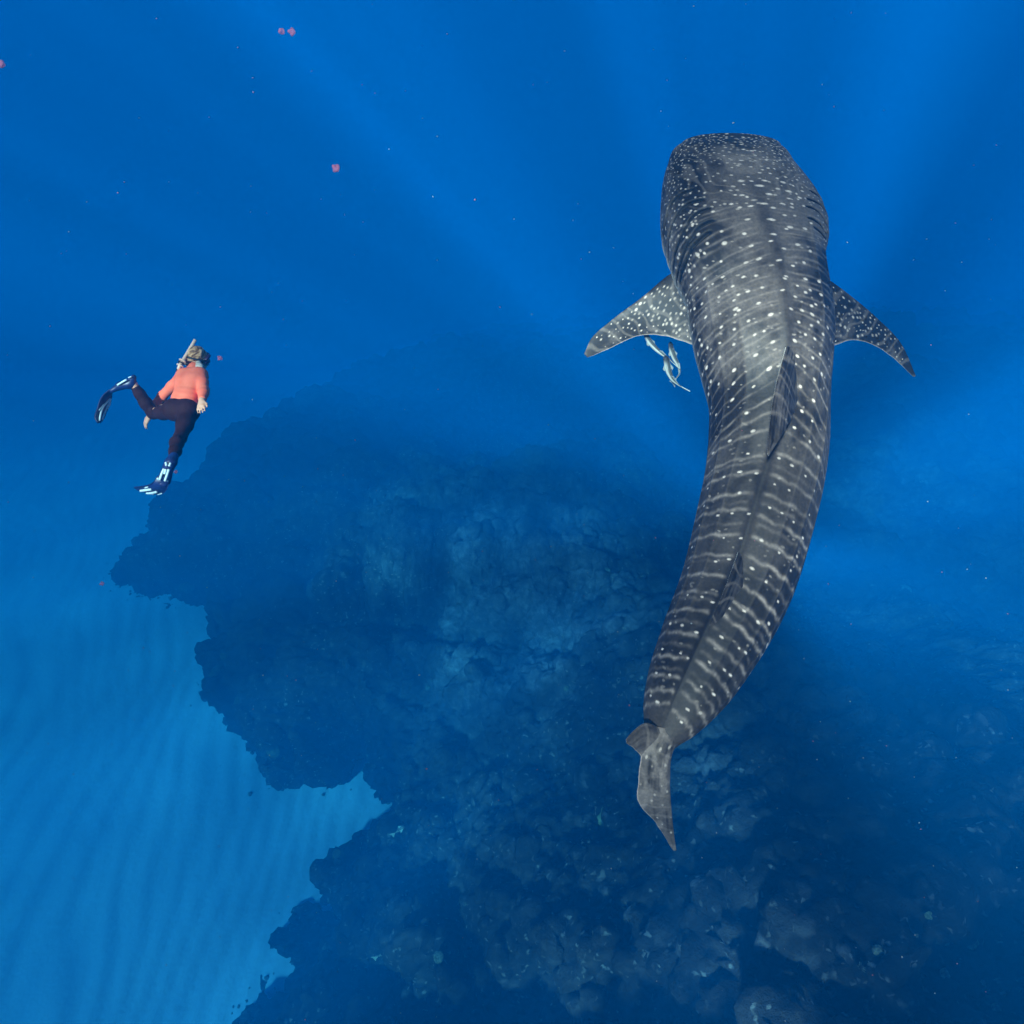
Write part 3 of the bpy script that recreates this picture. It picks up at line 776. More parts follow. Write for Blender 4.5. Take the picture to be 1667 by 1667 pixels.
fin('caudal_fin_upper_lobe',
    [(1096,1190,4.03),(1074,1184,3.98),(1050,1177,3.95),(1032,1189,3.92),(1019,1203,3.90)],
    [(1080,1240,3.99),(1060,1240,3.95),(1044,1232,3.93),(1031,1217,3.91),(1020,1211,3.90)], 0.070, 3, parent=shark, seed=24, tone_=(0.5, 0.7), streak=0.4, light=1.1, mottle=0.15)
# pelvic fins and anal fin under the tail, eyes at the corners of the head
fin('pelvic_fin', [(1190,770,4.80),(1160,800,4.86),(1146,826,4.90)], [(1190,830,4.80),(1165,834,4.86),(1149,836,4.90)], 0.04, 6, nu_=40, nv_=30, parent=shark, seed=31)
fin('pelvic_fin', [(1270,770,4.80),(1300,800,4.86),(1308,826,4.90)], [(1270,830,4.80),(1292,834,4.86),(1305,836,4.90)], 0.04, 6, nu_=40, nv_=30, parent=shark, seed=32)
def ellipsoid(name, c_, r_, mat_, parent, nu_=24, nv_=16):
    th_ = np.linspace(0, 2 * math.pi, nu_, endpoint=False); ph = np.linspace(0, math.pi, nv_)
    PH, T_ = np.meshgrid(ph, th_, indexing='ij')
    v_ = np.stack([np.sin(PH) * np.cos(T_), np.sin(PH) * np.sin(T_), np.cos(PH)], -1).reshape(-1, 3) * np.array(r_) + np.array(c_)
    return obj(name, mesh_np(name, v_, grid_quads(nv_, nu_, True)), mat_, parent)
EYE = noisy_mat('shark_eye', (0.01, 0.01, 0.012), (0.02, 0.02, 0.02), 30, 0.15, 0.5)
for th_e in (-2.0, 2.0):
    i_e = int(np.searchsorted(S, 0.20)); j_e = int(np.argmin(np.abs(TH - th_e)))
    ellipsoid('eye', VB[i_e, j_e], (0.018, 0.018, 0.018), EYE, shark)
# ================================================================== implicit surfaces (for bodies of one continuous skin)
class Field:
    def __init__(self, lo, hi, h):
        self.lo = np.array(lo, float); self.h = h
        self.n = np.ceil((np.array(hi) - self.lo) / h).astype(int) + 1
        self.ax = [self.lo[i] + h * np.arange(self.n[i]) for i in range(3)]
        self.d = np.full(self.n, 1.0)
    def _slice(self, pts, pad):
        pts = np.atleast_2d(pts)
        a = np.clip(np.floor((pts.min(0) - pad - self.lo) / self.h).astype(int), 0, self.n - 1)
        b_ = np.clip(np.ceil((pts.max(0) + pad - self.lo) / self.h).astype(int) + 1, 1, self.n)
        sl_ = tuple(slice(x, y) for x, y in zip(a, b_))
        g = np.meshgrid(self.ax[0][sl_[0]], self.ax[1][sl_[1]], self.ax[2][sl_[2]], indexing='ij')
        return sl_, g
    def _blend(self, sl_, dn, k):
        o = self.d[sl_]
        if k <= 0: self.d[sl_] = np.minimum(o, dn); return
        hh = np.clip(0.5 + 0.5 * (o - dn) / k, 0, 1)
        self.d[sl_] = o * (1 - hh) + dn * hh - k * hh * (1 - hh)
    def cone(self, a, b_, ra, rb, k=0.03):
        a = np.array(a); b_ = np.array(b_)
        sl_, g = self._slice(np.array([a, b_]), max(ra, rb) + 2.5 * k + 3 * self.h)
        e = b_ - a
        t_ = np.clip(sum((g[i] - a[i]) * e[i] for i in range(3)) / max(e @ e, 1e-12), 0, 1)
        dn = np.sqrt(sum((g[i] - a[i] - t_ * e[i]) ** 2 for i in range(3))) - (ra + t_ * (rb - ra))
        self._blend(sl_, dn, k)
    def ell(self, c_, axes, rad, k=0.03):
        """ellipsoid with rows of axes as its directions"""
        c_ = np.array(c_); rad = np.array(rad)
        sl_, g = self._slice(c_, rad.max() + 2.5 * k + 3 * self.h)
        v = [g[i] - c_[i] for i in range(3)]
        p = [sum(v[i] * axes[r][i] for i in range(3)) / rad[r] for r in range(3)]
        l = np.sqrt(sum(x * x for x in p)) + 1e-9
        l2 = np.sqrt(sum((x / rad[r]) ** 2 for r, x in enumerate(p))) + 1e-9
        self._blend(sl_, l * (l - 1) / l2, k)
    def chain(self, pts, k=0.03):
        for (a, ra), (b_, rb) in zip(pts[:-1], pts[1:]):
            self.cone(a, b_, ra, rb, k)
    def mesh(self, name, smooth_it=2):
        d = self.d; inside = d < 0
        n = d.shape
        cs = [inside[i:n[0] - 1 + i, j:n[1] - 1 + j, k:n[2] - 1 + k] for i in (0, 1) for j in (0, 1) for k in (0, 1)]
        cnt = sum(c_.astype(int) for c_ in cs)
        act = (cnt > 0) & (cnt < 8)
        idx = np.full(act.shape, -1, np.int64); idx[act] = np.arange(act.sum())
        ci = np.argwhere(act)
        acc = np.zeros((len(ci), 3)); num = np.zeros(len(ci))
        corners = [(i, j, k) for i in (0, 1) for j in (0, 1) for k in (0, 1)]
        for a in range(8):
            for b_ in range(a + 1, 8):
                ca, cb = np.array(corners[a]), np.array(corners[b_])
                if np.abs(ca - cb).sum() != 1: continue
                va = d[tuple((ci + ca).T)]; vb = d[tuple((ci + cb).T)]
                m = (va < 0) != (vb < 0)
                t_ = np.where(m, va / np.where(m, va - vb, 1), 0)
                acc[m] += (ca + t_[m][:, None] * (cb - ca)); num[m] += 1
        V_ = self.lo + self.h * (ci + acc / num[:, None])
        quads = []
        for ax in range(3):
            sl0 = [slice(None)] * 3; sl1 = [slice(None)] * 3
            sl0[ax] = slice(0, n[ax] - 1); sl1[ax] = slice(1, n[ax])
            ch = inside[tuple(sl0)] != inside[tuple(sl1)]
            e = np.argwhere(ch)
            o1, o2 = [(1, 2), (2, 0), (0, 1)][ax]
            ok = (e[:, o1] > 0) & (e[:, o2] > 0) & (e[:, o1] < n[o1] - 1) & (e[:, o2] < n[o2] - 1)
            e = e[ok]
            def cell(d1, d2):
                c_ = e.copy(); c_[:, o1] -= d1; c_[:, o2] -= d2
                return idx[tuple(c_.T)]
            q_ = np.stack([cell(1, 1), cell(0, 1), cell(0, 0), cell(1, 0)], -1)
            fl = ~inside[tuple(e.T)]
            q_[fl] = q_[fl][:, ::-1]
            quads.append(q_)
        Q = np.vstack(quads)
        for _ in range(smooth_it):
            s_ = np.zeros_like(V_); c_ = np.zeros(len(V_))
            for i in range(4):
                a, b_ = Q[:, i], Q[:, (i + 1) % 4]
                np.add.at(s_, a, V_[b_]); np.add.at(c_, a, 1)
                np.add.at(s_, b_, V_[a]); np.add.at(c_, b_, 1)
            V_ = 0.5 * V_ + 0.5 * s_ / c_[:, None]
        return mesh_np(name, V_, Q)

# ================================================================== snorkeller
def nrm(v): v = np.array(v, float); return v / np.linalg.norm(v)
head = P(321, 584, 6.86); neck = P(315, 600, 6.79); chest = P(310, 622, 6.68); waist = P(302, 648, 6.56); pelvis = P(297, 668, 6.47)
sh_l, sh_r = P(297, 613, 6.74), P(328, 610, 6.72)
el_l, wr_l = P(264, 645, 6.84), P(244, 677, 6.90)
el_r, wr_r = P(332, 635, 6.55), P(329, 651, 6.42)
hip_l, hip_r = P(283, 669, 6.50), P(308, 671, 6.46)
kn_l, an_l = P(249, 673, 6.74), P(216, 624, 6.58)
kn_r, an_r = P(293, 713, 6.16), P(281, 747, 5.82)
def lerp(a, b_, t_): return a + (b_ - a) * t_
BACK = nrm(np.cross(sh_r - sh_l, neck - waist))
if BACK @ (CAM - chest) < 0: BACK = -BACK
def build_body(F, g=0.0, parts=('torso', 'arms', 'legs', 'skin')):
    if 'torso' in parts:
        F.chain([(lerp(sh_l, sh_r, 0.10), 0.062 + g), (lerp(sh_l, sh_r, 0.90), 0.062 + g)], 0.04)
        for s_ in (-1, 1):
            o = nrm(sh_r - sh_l) * s_
            F.chain([(lerp(neck, chest, 0.55) + o * 0.062, 0.066 + g), (chest + o * 0.060, 0.076 + g), (waist + o * 0.044, 0.068 + g), (pelvis + o * 0.062, 0.088 + g)], 0.05)
    if 'arms' in parts:
        F.chain([(sh_l, 0.050 + g), (lerp(sh_l, el_l, 0.5), 0.041 + g), (el_l, 0.035 + g), (lerp(el_l, wr_l, 0.35), 0.037 + g), (wr_l, 0.029 + g)], 0.03)
        F.chain([(sh_r, 0.050 + g), (lerp(sh_r, el_r, 0.5), 0.041 + g), (el_r, 0.036 + g), (lerp(el_r, wr_r, 0.35), 0.037 + g), (wr_r, 0.029 + g)], 0.03)
    if 'legs' in parts:
        F.chain([(pelvis + nrm(sh_l - sh_r) * 0.052, 0.088 + g), (pelvis - nrm(sh_l - sh_r) * 0.052, 0.088 + g)], 0.05)
        for hp, kn, an in ((hip_l, kn_l, an_l), (hip_r, kn_r, an_r)):
            bk = BACK * 0.018
            F.ell(hp + BACK * 0.035, np.eye(3), (0.080 + g,) * 3, 0.05)
            F.chain([(hp, 0.082 + g), (lerp(hp, kn, 0.5), 0.068 + g), (kn, 0.049 + g), (lerp(kn, an, 0.30) + bk, 0.052 + g), (lerp(kn, an, 0.65), 0.044 + g), (an, 0.034 + g)], 0.035)
    if 'skin' in parts:
        F.chain([(neck, 0.052), (lerp(neck, head, 0.6), 0.050)], 0.03)
        up_ = nrm(head - neck)
        F.ell(head + up_ * 0.018, [FACE, EARS, CROWN], (0.098, 0.076, 0.108), 0.03)
        F.ell(head + FACE * 0.045 - CROWN * 0.055, [FACE, EARS, CROWN], (0.062, 0.056, 0.062), 0.03)      # jaw
        F.cone(head + FACE * 0.095 - CROWN * 0.010, head + FACE * 0.112 - CROWN * 0.030, 0.010, 0.014, 0.012)   # nose
        for s_ in (-1, 1):
            F.ell(head + EARS * 0.078 * s_ - CROWN * 0.01, [FACE, EARS, CROWN], (0.020, 0.010, 0.030), 0.008)
        for an, dirv in ((an_l, FOOT_L), (an_r, FOOT_R)):
            F.chain([(an, 0.033), (an + dirv * 0.09, 0.032), (an + dirv * 0.14, 0.024)], 0.02)
        for wr, hd, side_ in ((wr_l, HAND_L, 1), (wr_r, HAND_R, -1)):
            fwd, across, nor = hd
            F.chain([(wr, 0.027), (wr + fwd * 0.035, 0.026)], 0.015)
            for q_ in (-1.5, -0.5, 0.5, 1.5):
                F.cone(wr + fwd * 0.025 + across * 0.010 * q_, wr + fwd * 0.085 + across * 0.0165 * q_, 0.016, 0.0135, 0.012)
            for q_, ln in ((-1.5, 0.058), (-0.5, 0.074), (0.5, 0.080), (1.5, 0.068)):
                k0 = wr + fwd * 0.085 + across * 0.0185 * q_
                k1 = k0 + fwd * ln * 0.5 + across * 0.004 * q_ - nor * 0.010
                k2 = k1 + fwd * ln * 0.38 - nor * 0.022
                F.chain([(k0, 0.0100), (k1, 0.0090), (k2, 0.0075)], 0.006)
            t0 = wr + fwd * 0.035 + across * 0.026 * side_
            t1 = t0 + fwd * 0.030 + across * 0.024 * side_ - nor * 0.006
            F.chain([(t0, 0.014), (t1, 0.0115), (t1 + fwd * 0.034 + across * 0.006 * side_ - nor * 0.008, 0.0085)], 0.008)
CROWN = nrm(0.75 * UPV + 0.30 * RGT - 0.25 * FWD)
FACE = nrm(0.72 * RGT + 0.45 * FWD + 0.22 * UPV); FACE = nrm(FACE - CROWN * (FACE @ CROWN))
EARS = np.cross(CROWN, FACE)
FOOT_L = nrm(P(186, 632, 6.56) - an_l); FOOT_R = nrm(P(265, 785, 5.76) - an_r)
def hand_frame(el, wr, nor_hint):
    f = nrm(wr - el); n_ = nrm(nor_hint - f * (nor_hint @ f)); return f, np.cross(f, n_), n_
HAND_L = hand_frame(el_l, wr_l, BACK); HAND_R = hand_frame(lerp(el_r, P(334, 630, 6.5), 0.5), wr_r, BACK)
allp = np.array([head, neck, sh_l, sh_r, el_l, wr_l, el_r, wr_r, hip_l, hip_r, kn_l, an_l, kn_r, an_r, an_l + FOOT_L * .25, an_r + FOOT_R * .25])
LO, HI = allp.min(0) - 0.22, allp.max(0) + 0.22
F = Field(LO, HI, 0.0085)
build_body(F, 0.0)
SKINM = noisy_mat('pale_skin', (0.62, 0.30, 0.20), (0.72, 0.38, 0.27), 20, 0.55, 0.3)
ORG = pelvis
bm_ = F.mesh('person')
recentre(bm_, ORG)
person = obj('person', bm_, SKINM, label='snorkeller in coral shirt, dark leggings and fins, diving with back to camera', cat='person')
person.location = ORG
bpy.context.view_layer.update()
# rash shirt
F = Field(LO, HI, 0.011)
build_body(F, 0.010, ('torso', 'arms'))
F.cone(neck - nrm(head - neck) * 0.01, neck + nrm(head - neck) * 0.012, 0.062, 0.060, 0.02)
# cut below the hem and beyond the cuffs
G = np.stack(np.meshgrid(*F.ax, indexing='ij'), -1)
axis = nrm(neck - pelvis)
hemv = (G - (pelvis + axis * 0.030)) @ nrm(axis + 0.22 * nrm(sh_r - sh_l))
near_torso = np.minimum(np.linalg.norm(G - pelvis, axis=-1), np.linalg.norm(G - waist, axis=-1)) < 0.27
arm_near = np.full(F.n, 1.0)
for a_, b_ in ((sh_l, el_l), (el_l, wr_l), (sh_r, el_r), (el_r, wr_r)):
    e_ = b_ - a_; t_ = np.clip(((G - a_) @ e_) / (e_ @ e_), 0, 1)
    arm_near = np.minimum(arm_near, np.linalg.norm(G - a_ - t_[..., None] * e_, axis=-1))
cut = np.where(arm_near < 0.065, -1.0, -hemv)
F.d = np.maximum(F.d, np.where(near_torso, cut, np.where(hemv < -0.05, np.where(arm_near < 0.065, -1, 1), -1)))
for el_, wr_ in ((el_l, wr_l), (el_r, wr_r)):
    f_ = nrm(wr_ - el_); cv = (G - wr_) @ f_
    F.d = np.where(np.linalg.norm(G - wr_, axis=-1) < 0.14, np.maximum(F.d, cv), F.d)
# a few folds across the lower back
fold = 0.0014 * np.sin(((G - waist) @ axis) * 95 + 2.5 * np.sin(((G - waist) @ nrm(sh_r - sh_l)) * 18)) * np.exp(-(((G - waist) @ axis) / 0.11) ** 2)
F.d = F.d + fold
SHIRT = noisy_mat('coral_lycra', (1.0, 0.170, 0.095), (1.0, 0.21, 0.125), 9, 0.7, 0.15, 0.25, 12)
obj('rash_shirt', F.mesh('rash_shirt', 1), SHIRT, person, label='coral pink long sleeved swim shirt')
# leggings
F = Field(LO, HI, 0.011)
build_body(F, 0.005, ('torso', 'legs'))
G = np.stack(np.meshgrid(*F.ax, indexing='ij'), -1)
e_ = an_l - kn_l; q_ = np.clip(((G - kn_l) @ e_) / (e_ @ e_), 0, 1)
shin = np.linalg.norm(G - kn_l - q_[..., None] * e_, axis=-1) < 0.085
F.d = np.where(shin, F.d, np.maximum(F.d, (G - (pelvis + axis * 0.075)) @ nrm(axis + 0.22 * nrm(sh_r - sh_l))))
for kn_, an_ in ((kn_l, an_l), (kn_r, an_r)):
    f_ = nrm(an_ - kn_); cv = (G - (an_ - f_ * 0.035)) @ f_
    F.d = np.where(np.linalg.norm(G - an_, axis=-1) < 0.16, np.maximum(F.d, cv), F.d)
LEGM = noisy_mat('dark_leggings', (0.020, 0.0055, 0.008), (0.030, 0.008, 0.012), 12, 0.75, 0.12, 0.3, 30)
obj('leggings', F.mesh('leggings', 1), LEGM, person, label='dark maroon ankle length leggings')
# hair: a cap swept back with strands, tied low in a pale bun
m_, t_, b_ = mat('blond_hair', 0.5, 0.35)
tc_ = node(t_, 'ShaderNodeTexCoord'); mp_ = node(t_, 'ShaderNodeMapping'); mp_.inputs['Scale'].default_value = (1, 1, 4)
n_ = node(t_, 'ShaderNodeTexNoise', i_Scale=14.0, i_Detail=3.0, i_Distortion=0.6)
t_.links.new(tc_.outputs['Object'], mp_.inputs[0]); t_.links.new(mp_.outputs[0], n_.inputs['Vector'])
r_ = ramp(t_, n_.outputs['Fac'], [(0.36, (0.08, 0.032, 0.016)), (0.50, (0.40, 0.19, 0.09)), (0.66, (0.95, 0.55, 0.32))])
t_.links.new(r_.outputs[0], b_.inputs['Base Color'])
HAIR = m_
F = Field(head - 0.3, head + 0.3, 0.008)
F.ell(head + CROWN * 0.022 - FACE * 0.014, [FACE, EARS, CROWN], (0.100, 0.088, 0.108), 0.02)
F.ell(head - FACE * 0.075 - CROWN * 0.04, [FACE, EARS, CROWN], (0.045, 0.06, 0.06), 0.03)
G = np.stack(np.meshgrid(*F.ax, indexing='ij'), -1) - head
F.d = F.d + 0.006 * np.sin((G @ EARS) * 130 + 4 * np.sin((G @ CROWN) * 30)) * np.sin((G @ FACE) * 40 + 1)
F.d = np.maximum(F.d, (G @ FACE) - 0.052 - 0.25 * np.clip(G @ CROWN, 0, 1))
hair = obj('hair', F.mesh('hair', 1), HAIR, person, label='wet blond hair under the mask strap')
F = Field(head - 0.3, head + 0.3, 0.009)
b0 = P(325, 597, 6.73)
F.ell(b0, np.eye(3), (0.040, 0.036, 0.034), 0.02); F.cone(lerp(head, b0, 0.6), b0, 0.03, 0.03, 0.02); F.cone(b0, P(330, 602, 6.70), 0.03, 0.012, 0.02)
HAIRP = noisy_mat('pale_bun', (0.45, 0.38, 0.34), (0.68, 0.60, 0.54), 40, 0.6, 0.3)
obj('hair_bun', F.mesh('hair_bun', 1), HAIRP, hair, label='pale tied hair bun at the nape')

def tube(name, pts, rad, mat_, parent, nv_=14, flat=None, closed=True):
    """a round tube along a polyline; rad may vary"""
    pts = np.array(pts, float); n_ = len(pts)
    rad = np.full(n_, rad) if np.isscalar(rad) else np.array(rad)
    T_ = np.gradient(pts, axis=0); T_ /= np.linalg.norm(T_, axis=1)[:, None]
    ref = np.array([0.3, 0.2, 0.93]) if flat is None else np.array(flat)
    A_ = np.cross(T_, ref); A_ /= np.linalg.norm(A_, axis=1)[:, None]; B_ = np.cross(T_, A_)
    ph = np.linspace(0, 2 * math.pi, nv_, endpoint=False)
    W = pts[:, None] + rad[:, None, None] * (np.cos(ph)[None, :, None] * A_[:, None] + np.sin(ph)[None, :, None] * B_[:, None])
    v_ = W.reshape(-1, 3); tri_ = None
    if closed:
        t0 = len(v_); v_ = np.vstack([v_, pts[0], pts[-1]]); jj = np.arange(nv_)
        tri_ = np.vstack([np.stack([np.full(nv_, t0), jj, (jj + 1) % nv_], -1), np.stack([np.full(nv_, t0 + 1), (n_ - 1) * nv_ + (jj + 1) % nv_, (n_ - 1) * nv_ + jj], -1)])
    return obj(name, mesh_np(name, v_, grid_quads(n_, nv_, True), tri_), mat_, parent)
def smooth_curve(pts, n_=30):
    pts = np.array(pts, float)
    al = np.concatenate([[0], np.cumsum(np.linalg.norm(np.diff(pts, axis=0), axis=1))])
    return interp(al, pts, np.linspace(0, al[-1], n_))
RUB = noisy_mat('dark_rubber', (0.012, 0.012, 0.016), (0.022, 0.022, 0.030), 20, 0.45, 0.4)
MASKM = noisy_mat('purple_black_mask', (0.030, 0.010, 0.045), (0.05, 0.016, 0.07), 20, 0.35, 0.5)
GLASS = noisy_mat('mask_glass', (0.02, 0.03, 0.05), (0.03, 0.05, 0.08), 5, 0.08, 0.6)
WHITE = noisy_mat('cream_plastic', (0.88, 0.54, 0.40), (0.94, 0.62, 0.48), 20, 0.4, 0.4)
# mask: an oval skirt and frame on the face, strap round the head
MC = head + FACE * 0.098 + CROWN * 0.020
ang = np.linspace(0, 2 * math.pi, 40)
ring = np.array([MC + EARS * 0.082 * math.copysign(abs(math.cos(a)) ** 0.7, math.cos(a)) + CROWN * 0.047 * math.copysign(abs(math.sin(a)) ** 0.7, math.sin(a)) - FACE * 0.035 * math.cos(a) ** 2 for a in ang])
mask = tube('dive_mask', ring, 0.016, MASKM, person, closed=False, flat=FACE)
mask['label'] = 'dark purple dive mask'
pts_ = np.vstack([MC + FACE * 0.004, ring[:-1]])
obj('lens', mesh_np('lens', pts_, np.zeros((0, 4), int), [(0, i + 1, (i + 1) % (len(ring) - 1) + 1) for i in range(len(ring) - 1)]), GLASS, mask)
for s_ in (-1, 1):
    F = Field(head - 0.25, head + 0.25, 0.009)
    F.ell(head + FACE * 0.070 + EARS * 0.070 * s_ + CROWN * 0.018, [FACE, EARS, CROWN], (0.040, 0.020, 0.036), 0.01)
    obj('mask_skirt', F.mesh('mask_skirt', 1), MASKM, mask)
st_ = np.array([head + CROWN * (0.018 - 0.012 * math.cos(a)) + FACE * (-0.128 * math.cos(a) + 0.010) + EARS * 0.102 * math.sin(a) for a in np.linspace(-1.9, 1.9, 40)])
tube('mask_strap', st_, 0.011, RUB, mask)
# snorkel: cream barrel with bent mouthpiece and a striped keeper
sn = smooth_curve([P(318, 553, 6.80), P(308, 570, 6.78), P(299, 585, 6.74), P(292, 597, 6.70), P(290.5, 601, 6.71)], 30)
snork = tube('snorkel', sn, 0.0165, WHITE, person)
snork['label'] = 'cream snorkel tube beside the head'
tube('snorkel_bend', smooth_curve([P(290.5, 600, 6.71), P(289, 606, 6.74), P(292, 608, 6.84), P(300, 603, 6.90), P(308, 598, 6.93)], 24), 0.017, RUB, snork)
for k in range(3):
    c0 = lerp(P(297, 587, 6.70), P(293, 595, 6.70), k / 2.0)
    e1 = nrm(np.cross(nrm(sn[-1] - sn[0]), BACK)); e2 = np.cross(nrm(sn[-1] - sn[0]), e1)
    rg = np.array([c0 + 0.030 * math.cos(a) * e1 + 0.024 * math.sin(a) * e2 for a in np.linspace(0, 2 * math.pi, 24)])
    tube('keeper_ring', rg, 0.008, WHITE if k != 1 else RUB, snork, 8, closed=False)
# fins
BLUE = noisy_mat('navy_fin_rubber', (0.006, 0.014, 0.075), (0.010, 0.026, 0.13), 14, 0.4, 0.45)
PALEB = noisy_mat('pale_blue_fin_inlay', (0.52, 0.66, 0.72), (0.62, 0.76, 0.80), 14, 0.4, 0.4)
def sheet(name, L, T, thick, mat_, parent, nrows=26, ncols=14, bow=0.0):
    L, T = smooth_curve(L, nrows), smooth_curve(T, nrows)
    f = np.linspace(0, 1, ncols)
    W = L[:, None] * (1 - f)[None, :, None] + T[:, None] * f[None, :, None]
    Nn = np.cross(np.gradient(W, axis=0), np.gradient(W, axis=1)); Nn /= np.linalg.norm(Nn, axis=-1)[..., None] + 1e-12
    if (Nn.mean((0, 1)) @ (CAM - W.mean((0, 1)))) < 0: Nn = -Nn
    W = W + bow * np.sin(f * math.pi)[None, :, None] * Nn
    a = (W + 0.5 * thick * Nn).reshape(-1, 3); b2 = (W - 0.5 * thick * Nn).reshape(-1, 3)
    q1 = grid_quads(nrows, ncols); n_ = len(a)
    edge = [i * ncols for i in range(nrows)] + [(nrows - 1) * ncols + j for j in range(1, ncols)] + [i * ncols + ncols - 1 for i in range(nrows - 2, -1, -1)] + [j for j in range(ncols - 2, 0, -1)]
    eq = [(edge[i], edge[(i + 1) % len(edge)], edge[(i + 1) % len(edge)] + n_, edge[i] + n_) for i in range(len(edge))]
    o = obj(name, mesh_np(name, np.vstack([a, b2]), np.vstack([q1, q1[:, ::-1] + n_, eq])), mat_, parent)
    return o, W, Nn
def strip_on(name, W, Nn, path, width, lift, mat_, parent):
    """a raised rib laid on a sheet along (row, col) fractions"""
    pts = []
    for u_, v_ in path:
        i = u_ * (W.shape[0] - 1); j = v_ * (W.shape[1] - 1)
        i0, j0 = int(min(i, W.shape[0] - 2)), int(min(j, W.shape[1] - 2)); fi, fj = i - i0, j - j0
        p_ = (W[i0, j0] * (1 - fi) * (1 - fj) + W[i0 + 1, j0] * fi * (1 - fj) + W[i0, j0 + 1] * (1 - fi) * fj + W[i0 + 1, j0 + 1] * fi * fj)
        pts.append(p_ + Nn[i0, j0] * lift)
    return tube(name, smooth_curve(pts, 16), width, mat_, parent, 8)
def swim_fin(label, pocket, ankle, toe, L, T, ribs, inlay):
    bl, W, Nn = sheet('swim_fin', L, T, 0.012, BLUE, person, bow=0.012)
    bl['label'] = label
    for path, wd in ribs:
        strip_on('blade_rib', W, Nn, path, wd, 0.008, PALEB, bl)
    F = Field(np.minimum(ankle, toe) - 0.22, np.maximum(ankle, toe) + 0.22, 0.009)
    for a, b2, ra, rb in pocket: F.cone(a, b2, ra, rb, 0.02)
    obj('foot_pocket', F.mesh('foot_pocket', 1), BLUE, bl)
    for pl in inlay:
        tube('inlay', smooth_curve(pl[0], 10), pl[1], PALEB, bl, 8)
    return bl
f = FOOT_L
heel = P(217.5, 614, 6.56)
swim_fin('navy swim fin with pale blue ribs on the raised foot',
    [(heel, an_l + f * 0.03, 0.026, 0.046), (P(214, 624, 6.58), P(196, 628, 6.56), 0.050, 0.038), (P(196, 628, 6.56), P(182, 636, 6.55), 0.038, 0.022)],
    an_l, P(184, 634, 6.56),
    [P(188, 631, 6.55), P(178, 635, 6.54), P(167, 644, 6.52), P(159, 663, 6.50), P(156, 684, 6.49), P(160, 689, 6.50)],
    [P(186, 636, 6.56), P(183, 639, 6.60), P(181, 650, 6.66), P(175, 666, 6.66), P(167, 684, 6.64), P(163, 689, 6.60)],
    [([(0.34, 0.70), (0.60, 0.30), (0.95, 0.22)], 0.0095), ([(0.34, 0.80), (0.60, 0.68), (0.88, 0.62)], 0.0095), ([(0.42, 0.95), (0.60, 0.93)], 0.006), ([(0.52, 0.30), (0.68, 0.10)], 0.005)],
    [([P(206, 618, 6.50), P(199, 622, 6.50), P(191, 627, 6.51)], 0.009), ([P(214, 613, 6.52), P(209, 615, 6.51)], 0.006)])
f = FOOT_R
V_ = lambda x, y, d: P(x, y, d)
swim_fin('navy swim fin with pale blue inlay on the lower foot',
    [(V_(283, 743, 5.85), V_(279, 752, 5.80), 0.040, 0.048), (V_(277, 754, 5.80), V_(268, 776, 5.76), 0.048, 0.046), (V_(272, 776, 5.78), V_(262, 788, 5.76), 0.040, 0.022), (V_(272, 784, 5.77), V_(268, 790, 5.77), 0.03, 0.02)],
    an_r, V_(265, 786, 5.76),
    [V_(257, 774, 5.74), V_(250, 784, 5.74), V_(240, 790, 5.78), V_(229, 792, 5.84), V_(218, 793.5, 5.92)],
    [V_(277, 776, 5.76), V_(275, 788, 5.77), V_(271, 798, 5.82), V_(261, 804, 5.92), V_(240, 801, 6.02)],
    [([(0.42, 0.30), (0.60, 0.26), (0.85, 0.30)], 0.012), ([(0.42, 0.62), (0.62, 0.60), (0.84, 0.68)], 0.012), ([(0.45, 0.92), (0.62, 0.92)], 0.006), ([(0.40, 0.08), (0.52, 0.08)], 0.006), ([(0.72, 0.86), (0.82, 0.86)], 0.007)],
    [([V_(270, 753, 5.735), V_(271, 758, 5.72)], 0.010), ([V_(277.5, 754, 5.735), V_(275.5, 759, 5.72)], 0.010),
     ([V_(267, 763, 5.705), V_(263, 772, 5.70), V_(260, 781, 5.71)], 0.0105), ([V_(270, 764, 5.695), V_(268, 772, 5.69)], 0.012), ([V_(275, 764, 5.705), V_(272, 773, 5.70), V_(268.5, 783, 5.715)], 0.0105), ([V_(256.5, 779, 5.73), V_(258, 780, 5.72)], 0.008), ([V_(273.5, 782, 5.74), V_(272, 783.5, 5.74)], 0.007)])
# ================================================================== coral colonies standing on the reef
rc = np.random.default_rng(77)
def lumpy(seed, flat=0.7):
    n_, k_ = 14, 22
    ph = np.linspace(0.02, math.pi * 0.62, n_); th_ = np.linspace(0, 2 * math.pi, k_, endpoint=False)
    PHm, TM = np.meshgrid(ph, th_, indexing='ij')
    v = np.stack([np.sin(PHm) * np.cos(TM), np.sin(PHm) * np.sin(TM), np.cos(PHm)], -1)
    q1, _ = worley(v[..., 0] * 2.3 + seed, v[..., 1] * 2.3 + v[..., 2] * 1.7, 500 + seed)
    r_ = 0.78 + 0.34 * (1 - q1 * q1 * 1.3).clip(-0.2, 1) + 0.12 * vnoise(v[..., 0] * 6 + seed, v[..., 1] * 6, 511)
    v = v * r_[..., None] * np.array([1, 1, flat]); 
    return mesh_np('rounded_coral', v.reshape(-1, 3), grid_quads(n_, k_, True))
